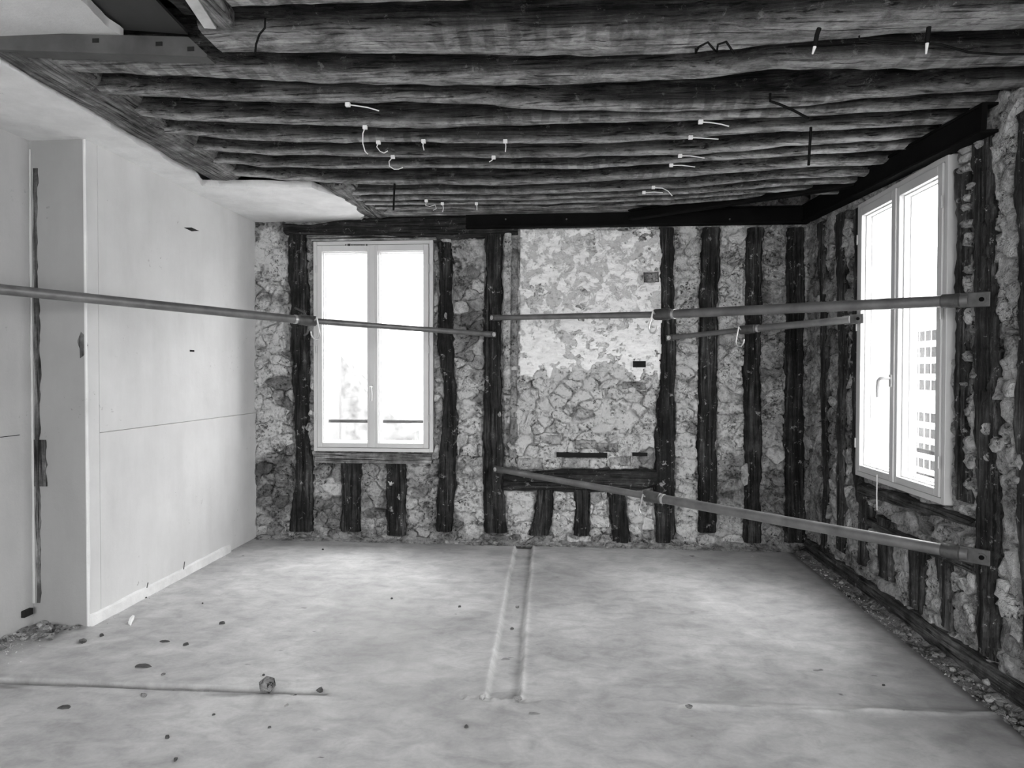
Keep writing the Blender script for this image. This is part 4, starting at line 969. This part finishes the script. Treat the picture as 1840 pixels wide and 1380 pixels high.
# ================================================================== CABLES AND TIES
def jz(px, py): 
    X = 0.
    for _ in range(5): p_ = onZ(px, py, ZJ(X)-.012); X = p_[0]
    return p_
def hang(pts, base):
    """pixel path kept in the upright plane through base (facing the room)"""
    return [onY(x, y, base[1]-.004) for x, y in pts]
TIES = [([(625,188),(640,190),(660,193),(681,199)], 'white cable tie pointing right from a joist, nearest the camera'),
 ([(656,229),(652,240),(652,258),(656,272),(661,277)], 'long white cable tie hanging in a loose curve'),
 ([(680,256),(677,264),(683,272),(690,275),(697,271)], 'white cable tie curled like a hook beside the long hanging one'),
 ([(706,282),(699,290),(700,299),(708,304),(716,304),(724,301)], 'white cable tie curled into an open loop'),
 ([(761,254),(760,262),(762,270)], 'short white cable tie hanging straight, left of two'), ([(908,254),(909,263),(908,273)], 'short white cable tie hanging straight, right of two'),
 ([(887,283),(884,288),(879,291)], 'stubby white cable tie between the two straight ones'),
 ([(1259,219),(1275,220),(1295,223),(1310,227)], 'white cable tie pointing right, topmost of the right column'),
 ([(1241,247),(1260,248),(1291,250)], 'white cable tie pointing right, second of the right column'), ([(1222,280),(1240,280),(1266,284)], 'white cable tie pointing right, third of the right column'),
 ([(1206,297),(1225,297),(1249,300)], 'white cable tie pointing right, fourth of the right column'), ([(1174,337),(1190,338),(1200,343),(1208,352)], 'white cable tie drooping at the foot of the right column'),
 ([(1157,346),(1175,345),(1191,346)], 'white cable tie lowest and leftmost of the right column'),
 ([(766,361),(765,369),(772,371),(782,368),(784,375),(778,378)], 'white cable tie twisted above the back wall lath'), ([(795,366),(797,374),(795,381)], 'short white cable tie above the back wall, left of two'), ([(856,366),(857,372),(857,378)], 'short white cable tie above the back wall, right of two')]
for i, (px, lab) in enumerate(TIES):
    b_ = jz(*px[0]); b_ = b_+np.array([0, 0, 0]); P_ = hang(px, b_)
    r = thing('cable_tie', lab, 'cable tie', P_[0], 'white cable ties left on the joists')
    MB().tube(P_, .0028, 6).build('strap', M_TIE, r, auto=1.); MB().obox(P_[0], (.011, 0, 0), (0, .009, 0), (0, 0, .009)).build('saddle', M_TIE, r, bevel=.002)
WIRES = [([(476,50),(466,62),(460,80),(458,100)], .0035, 'thin dark wire hanging from the broad joist at left'), ([(1250,92),(1256,75),(1272,73),(1283,80),(1288,90),(1290,71),(1305,72),(1319,87)], .004, 'dark wire looped twice under the broad joist'),
 ([(1384,182),(1400,187),(1425,198),(1453,213)], .0055, 'dark cable slanting under the striped joist at right'), ([(1457,233),(1455,262),(1453,297)], .0065, 'dark cable end hanging straight at right'),
 ([(709,333),(708,352),(707,378)], .0065, 'dark cable end hanging straight near back wall'), ([(1544,71),(1600,75),(1640,77),(1690,80),(1740,94),(1800,98),(1850,97)], .004, 'long dark wire sagging along the broad joist at right')]
for px, r_, lab in WIRES:
    b_ = jz(*px[0]); P_ = hang(px, b_) if 'loop' not in lab else [jz(*q_)-np.array([0, 0, .006+.012*(i_ % 2)]) for i_, q_ in enumerate(px)]; MB().tube([P_[0]+np.array([0, .002, .035])]+P_, r_, 6).build('wire', M_WIRE, label=lab, cat='wire', group='loose wires on the joists', auto=1.)
for px, lab in (([(1472,51),(1468,62),(1464,84),(1460,97)], 'black cable stub with white stripped end, left of two'), ([(1669,49),(1668,60),(1666,78),(1664,97)], 'black cable stub with white stripped end, right of two')):
    b_ = jz(*px[0]); P_ = hang(px, b_); r = thing('cable_stub', lab, 'cable', P_[0], 'cable stubs')
    MB().tube(P_[:3], .008, 8).build('sheath', M_WIRE, r, auto=1.); MB().tube(P_[2:], [.006, .003], 8).build('bare_end', M_TIE, r, auto=1.)
p0 = onX(1576, 862, XR-.03); p1 = onX(1576, 917, XR-.03)
MB().tube([p0+np.array([0, 0, .03]), (p0+p1)/2+np.array([0, .004, 0]), p1], .0035, 6).build('wire', M_TIE, label='pale wire hanging below the right window', cat='wire')

# ================================================================== RUBBLE
def rock_mesh(name, seed, flat=.6):
    bm = bmesh.new(); bmesh.ops.create_icosphere(bm, subdivisions=1, radius=1.); rng = random.Random(seed)
    for v in bm.verts:
        v.co *= rng.uniform(.7, 1.2); v.co.z *= flat
    lo = min(v.co.z for v in bm.verts)
    for v in bm.verts: v.co.z -= lo
    me = bpy.data.meshes.new(name); bm.to_mesh(me); bm.free()
    at = me.attributes.new('tone', 'FLOAT', 'POINT'); at.data.foreach_set('value', [rng.uniform(.24, .5)]*len(me.vertices)); me.materials.append(M_MAS); return me
ROCK = [rock_mesh('rubble_stone', 20+i, (.45, .7, .6, .8)[i % 4]) for i in range(10)]
def rock(x, y, z, s, label, group, k=None, name='rubble_stone'):
    o = bpy.data.objects.new(name, ROCK[random.randrange(10) if k is None else k]); COL.objects.link(o); o.location = (x, y, z-s*.12)
    o.scale = (s*random.uniform(.8, 1.4), s*random.uniform(.7, 1.1), s*random.uniform(.7, 1.1)); o.rotation_euler = (random.uniform(-.15, .15), random.uniform(-.15, .15), random.uniform(0, 6.28))
    tag(o, label, 'rubble', group); return o
# bed of dust and grit beside the slab edge on the right, and at the foot of the back wall
us = np.linspace(XS-.015, XR+.0, 12); vs = np.linspace(2.3, 5.24, 130); U, Vv = np.meshgrid(us, vs)
Z = -.03+.03*fbm(U*9, Vv*5, 210)+.03*fbm(U*30, Vv*30, 211)-.02*sst(XS+.03, XS-.01, U)+.02*sst(XR-.06, XR, U)
ix = np.arange(U.size).reshape(U.shape); q = np.stack([ix[:-1, :-1], ix[:-1, 1:], ix[1:, 1:], ix[1:, :-1]], -1).reshape(-1, 4)
mk('dust_bed', np.stack([U, Vv, Z], -1).reshape(-1, 3), list(map(tuple, q)), M_MAS, tone=(.16+.2*fbm(U*12, Vv*12, 212)).ravel(), smooth=True, label='strip of dust and grit between slab edge and right wall', cat='dust', kind='stuff')
def zbed(x, y): return -.03+.03*float(fbm(x*9, y*5, 210))+.03*float(fbm(x*30, y*30, 211))
GR = 'rubble along the foot of the right wall'
for i in range(112):
    y = 2.45+2.6*random.random()**2.1; x = random.uniform(XS+.012, XR-.03); s = random.choice((.009, .012, .014, .018, .022))*(1.2 if y < 3.2 else .9)
    rock(x, y, zbed(x, y), s, 'small grey stone in the rubble along the foot of right wall', GR)
for (px, py, s, lab) in ((1680, 1183, .022, 'pale stone at the slab edge, left of a pair by right wall'), (1693, 1182, .02, 'pale stone at the slab edge, right of a pair by right wall'), (1708, 1177, .018, 'pale stone just behind the pair by the right wall'),
        (1790, 1262, .034, 'larger flat stone in the rubble at the right edge'), (1775, 1237, .026, 'blocky stone in the rubble near right edge')):
    p = onZ(px, py, .0); rock(min(p[0], XR-.03), p[1], zbed(min(p[0], XR-.03), p[1])+.008, s, lab, None)
p = onZ(1352, 1001); rock(p[0], p[1], 0, .014, 'lone white stone on the floor by the far right corner', None)
GB = 'rubble along the foot of the back wall'
for i in range(88):
    x = random.uniform(-1.55, .95); y = YB-random.uniform(.0, .07); s = random.choice((.008, .011, .016, .024))
    if -1.2 > x and random.random() < .4: continue
    rock(x, y-.01, .0, s, 'small crumb of masonry at the foot of back wall', GB)
for (x0, y0, x1, y1, s, t) in ((985, 965, 1040, 976, 1, 1), (870, 952, 915, 966, 1, 1), (1185, 962, 1250, 975, 1, 1), (905, 948, 950, 968, 1, 1)):
    p = onY((x0+x1)/2, y1, YB-.02); rock(p[0], p[1], max(0, p[2]-.01), .045, 'fist sized stone lying against the foot of back wall', 'larger stones at the back wall')
GL = 'rubble in the left corner'
for i in range(56):
    y = random.uniform(2.7, 3.33); x = XREC+.01+abs(random.gauss(0, .07))*(1.7 if y > 3.1 else .8); 
    rock(x, y, 0, random.choice((.009, .014, .02, .03)), 'crumb of plaster in the heap at foot of left corner', GL)
for i in range(12): rock(random.uniform(XREC+.02, XL-.02), YREC-.02-abs(random.gauss(0, .03)), 0, random.choice((.006, .01, .014)), 'crumb of plaster in the heap at foot of left corner', GL)
grit = MB()
rg = random.Random(4)
def crumb(x, y, z, s):
    V_ = [(x+s*rg.uniform(.5, 1), y, z), (x-s*rg.uniform(.3, .8), y+s*rg.uniform(.4, 1), z), (x-s*rg.uniform(.3, .8), y-s*rg.uniform(.4, 1), z), (x, y, z+s*rg.uniform(.6, 1.2))]
    grit.add(V_, [(0, 1, 3), (1, 2, 3), (2, 0, 3)])
for i in range(900):
    x = rg.uniform(XS-.01, XR-.02); y = 2.4+2.8*rg.random()**1.5; crumb(x, y, zbed(x, y)-.002, rg.choice((.003, .005, .008)))
for i in range(700): crumb(rg.uniform(-2.5, 1.75), YB-.02-abs(rg.gauss(0, .03)), 0, rg.choice((.003, .004, .006)))
for i in range(900): crumb(XREC+.01+abs(rg.gauss(0, .10)), rg.uniform(2.6, 3.33), 0, rg.choice((.003, .004, .006)))
for i in range(200): y = rg.uniform(3.35, 5.1); crumb(XL+.02+abs(rg.gauss(0, .03)), y, 0, rg.choice((.002, .003, .004)))
o = grit.build('grit', plain('grit_grey', .36, .95, 0, .4, 60), label='fine grit scattered along the feet of the walls', cat='grit', kind='stuff')

# dirt fillet piled against the back wall
us = lines(-2.5, 1.75, .03); prof_ = ((-.10, .001), (-.07, .012), (-.045, .03), (-.02, .055), (-.004, .07)); Vt = []; T = []
for x in us:
    k = .15+.8*float(fbm(x*3, 0., 220)); 
    if x < -1.3: k *= .6
    for j, (dy, z) in enumerate(prof_): Vt.append((x, YB+dy*(.6+.4*k), z*k+.012*(float(fbm(x*25, j*3., 221))-.5)*(j > 0))); T.append(.22+.22*float(fbm(x*14, j*2., 222)))
K = len(prof_); f = [(i*K+k, (i+1)*K+k, (i+1)*K+k+1, i*K+k+1) for i in range(len(us)-1) for k in range(K-1)]
mk('dust_bank', Vt, f, M_MAS, tone=T, smooth=True, label='bank of mortar dust along the foot of back wall', cat='dust', kind='stuff')

# loose bits on the screed
def chip(x, y, s, lab, m=M_CHIP, asp=2.4, h=.25, rot=None):
    rng = random.Random(int(x*13+y)); p = onZ(x, y); K = 8; a0 = rng.uniform(0, 3) if rot is None else rot; V_ = []
    rad = [rng.uniform(.6, 1.1) for _ in range(K)]
    for z, k_ in ((0, 1.), (s*h, .8)):
        for k in range(K):
            w = 2*math.pi*k/K; a, b = s*asp*math.cos(w)*rad[k]*k_, s*math.sin(w)*rad[k]*k_
            V_.append((p[0]+a*math.cos(a0)-b*math.sin(a0), p[1]+a*math.sin(a0)+b*math.cos(a0), z+.0005+s*.1*rng.random()*(z > 0)))
    f = [tuple(range(K-1, -1, -1)), tuple(range(K, 2*K))]+[(k, (k+1) % K, K+(k+1) % K, K+k) for k in range(K)]
    return MB().add(V_, f).build('debris_chip', m, label=lab, cat='chip', group='loose chips on the screed')
M_CHIPL = plain('grey_chip', .2, .9, 0, .3, 60)
for (x, y, s, lab) in ((182, 1143, .012, 'black lump on the floor in front of the left return'), (399, 1121, .013, 'dark lump on the floor midway along the left wall'), (257, 1198, .022, 'oval dark wood chip on floor at left'),
        (295, 1153, .014, 'long flat dark chip on the floor, left of a pair'), (334, 1159, .012, 'dark flat chip on the floor, right of a pair'), (117, 1271, .016, 'dark flat chip on floor below the left groove'),
        (580, 988, .010, 'dark crumb on the floor under the back window'), (704, 1076, .008, 'dark crumb on the floor left of the channel, upper one'), (826, 1091, .009, 'dark crumb on the floor left of the channel, lower one'),
        (364, 1085, .007, 'tiny black crumb near the left skirting'), (474, 1214, .007, 'tiny black crumb above the left groove'), (301, 1326, .010, 'black crumb on the floor near the bottom left'), (315, 1366, .008, 'black crumb at the bottom edge of picture'),
        (838, 1307, .008, 'black crumb below the channel head'), (384, 1285, .006, 'tiny black crumb below the groove end'), (484, 1308, .006, 'tiny black crumb right of the groove end below'),
        (1588, 1232, .006, 'tiny black crumb on the floor at right'), (262, 1075, .008, 'dark crumb beside the left skirting')):
    chip(x, y, s, lab, rot=0 if s > .013 else None, asp=2.2 if s > .013 else 1.3, h=.25 if s > .013 else .8)
for (x, y, s, asp, lab) in ((122, 1234, .014, 5, 'long dark smear of dried adhesive beside the left groove'), (325, 1241, .008, 5, 'short dark smear of dried adhesive beside the left groove'), (366, 1242, .008, 5, 'dark adhesive smear near the end of left groove'), (960, 1282, .009, 3.5, 'grey smear on the floor below the channel head')):
    chip(x, y, s, lab, M_CHIPL, asp, .12, 0.)
p = onZ(484, 1243); o = rock(p[0], p[1], -.004, .042, 'broken grey lump of mortar in the left groove', None, 3)
o.scale = (.048, .034, .05)
for (x, y, s, lab) in ((258, 1250, .018, 'small pale stone below the left groove'), (294, 1212, .012, 'small white crumb above the left groove'), (575, 1243, .016, 'pale lump at the tip of left groove'), (528, 1250, .012, 'white crumb near the tip of left groove'), (515, 1268, .010, 'pale crumb below the tip of left groove'),
        (866, 1256, .022, 'pale lump at left end of the channel head'), (930, 1256, .020, 'pale lump at the right end of channel head'), (929, 1091, .014, 'pale lump standing in the channel'), (920, 1131, .011, 'small pale lump in the middle of channel'), (1238, 1270, .022, 'crumbly pale lump at the start of right scar')):
    p = onZ(x, y); rock(p[0], p[1], -.003, s, lab, None)
# bent plaster flake by the left skirting
p = onZ(236, 1118); MB().tube([p+np.array([0, .02, .03]), p+np.array([-.005, .01, .015]), p+np.array([.005, -.02, .004]), p+np.array([.03, -.05, .003])], [.006, .012, .010, .003], 5).build('plaster_flake', M_PLAST, label='curled plaster flake near the left skirting', cat='flake')
for i, (x, y, h_) in enumerate(((330, 1023, .05), (264, 1056, .03))):
    p = onX(x, y, XL+.02); MB().tube([p, p+np.array([.004, .005, h_])], .003, 6).build('pipe_stub', M_TUBED, label=('thin stub standing on the left skirting, far one', 'thin stub standing on the left skirting, near one')[i], cat='stub')

# ================================================================== OUTSIDE
street = MB().box(-40, 40, -30, 50, -6.2, -6).build('street_ground', M_EXTG, label='street far below the windows', kind='structure')
def ext_building(name, label, x0, x1, y0, y1, z1, m, par_windows=()):
    r = thing(name, label, 'building', ((x0+x1)/2, (y0+y1)/2, -6)); MB().box(x0, x1, y0, y1, -6, z1).build('wall', m, r); return r
ext_building('sky_blocker_house', 'white facade added beyond the back window to block low sky', -14, 5.5, 17., 20., 7., M_EXT)  # added to cut the sky light entering by the back window
# through the back window: pale corner house and a rough low gable
a = onY(583, 600, 13.); b = onY(609, 600, 13.)
ext_building('neighbour_house', 'pale house edge seen at the left of back window', a[0]-3, b[0], 13., 16., 7., M_EXT3)
a, b = onY(613, 640, 12.), onY(664, 700, 12.)
r = thing('gable', 'rough grey gable seen low through the back window', 'building', ((a[0]+b[0])/2, 12.2, -6))
MB().prism([(a[0], -6), (b[0]+.8, -6), (b[0]+.8, b[2]-.8), (b[0], b[2]-.1), (a[0], a[2])], 1, 12., 12.6).build('wall', M_EXT2, r)
def railing(name, label, W, hole, v, d=-.20):
    a, b, c, e = hole; r = thing(name, label, 'railing', W.P((a+b)/2, c, d))
    MB().tube([W.P(a, v, d), W.P(b, v, d)], .014, 10).build('rail', M_RAIL, r, auto=1.)
    MB().tube([W.P(a, c+.06, d), W.P(b, c+.06, d)], .008, 8).build('rail', M_RAIL, r, auto=1.)
    return r
railing('window_railing', 'thin guard rail outside the back window', WB, WIN, .955)
railing('window_railing', 'thin guard rail outside the right window', WR, WINR, .92)
# across the street through the right window: white facade with small paned tall windows
XF = 7.0
r = thing('street_house', 'white facade with small paned windows seen through the right window', 'building', (XF+2, 14, -6))
MB().box(XF, XF+4, 8., 30, -6, 3.4).build('wall', M_EXT, r)
def ext_window(y0, y1, z0, z1, nc, nr):
    f_ = MB().box(XF-.06, XF+.02, y0-.12, y1+.12, z0-.12, z1+.12).build('window', M_EXT, r); g_ = .06
    for i in range(nc):
        for j in range(nr):
            ya, yb_ = y0+(y1-y0)*i/nc+g_/2, y0+(y1-y0)*(i+1)/nc-g_/2; za, zb = z0+(z1-z0)*j/nr+g_, z0+(z1-z0)*(j+1)/nr-g_
            MB().box(XF-.075, XF-.05, ya, yb_, za, zb).build('pane', M_EXTP, f_)
pa_ = onX(1647, 700, XF); pb_ = onX(1690, 700, XF); zt, zm1, zm2, zb = (onX(1660, y, XF)[2] for y in (590, 706, 735, 845))
yn, yf_ = min(pa_[1], pb_[1]), max(pa_[1], pb_[1])
ext_window(yn, yf_, zm1, zt, 4, 4); ext_window(yn, yf_, zb, zm2, 4, 4)
print('tris', sum(len(o.data.loop_triangles) if o.data.loop_triangles else sum(len(p.vertices)-2 for p in o.data.polygons) for o in bpy.data.objects if o.type == 'MESH'))
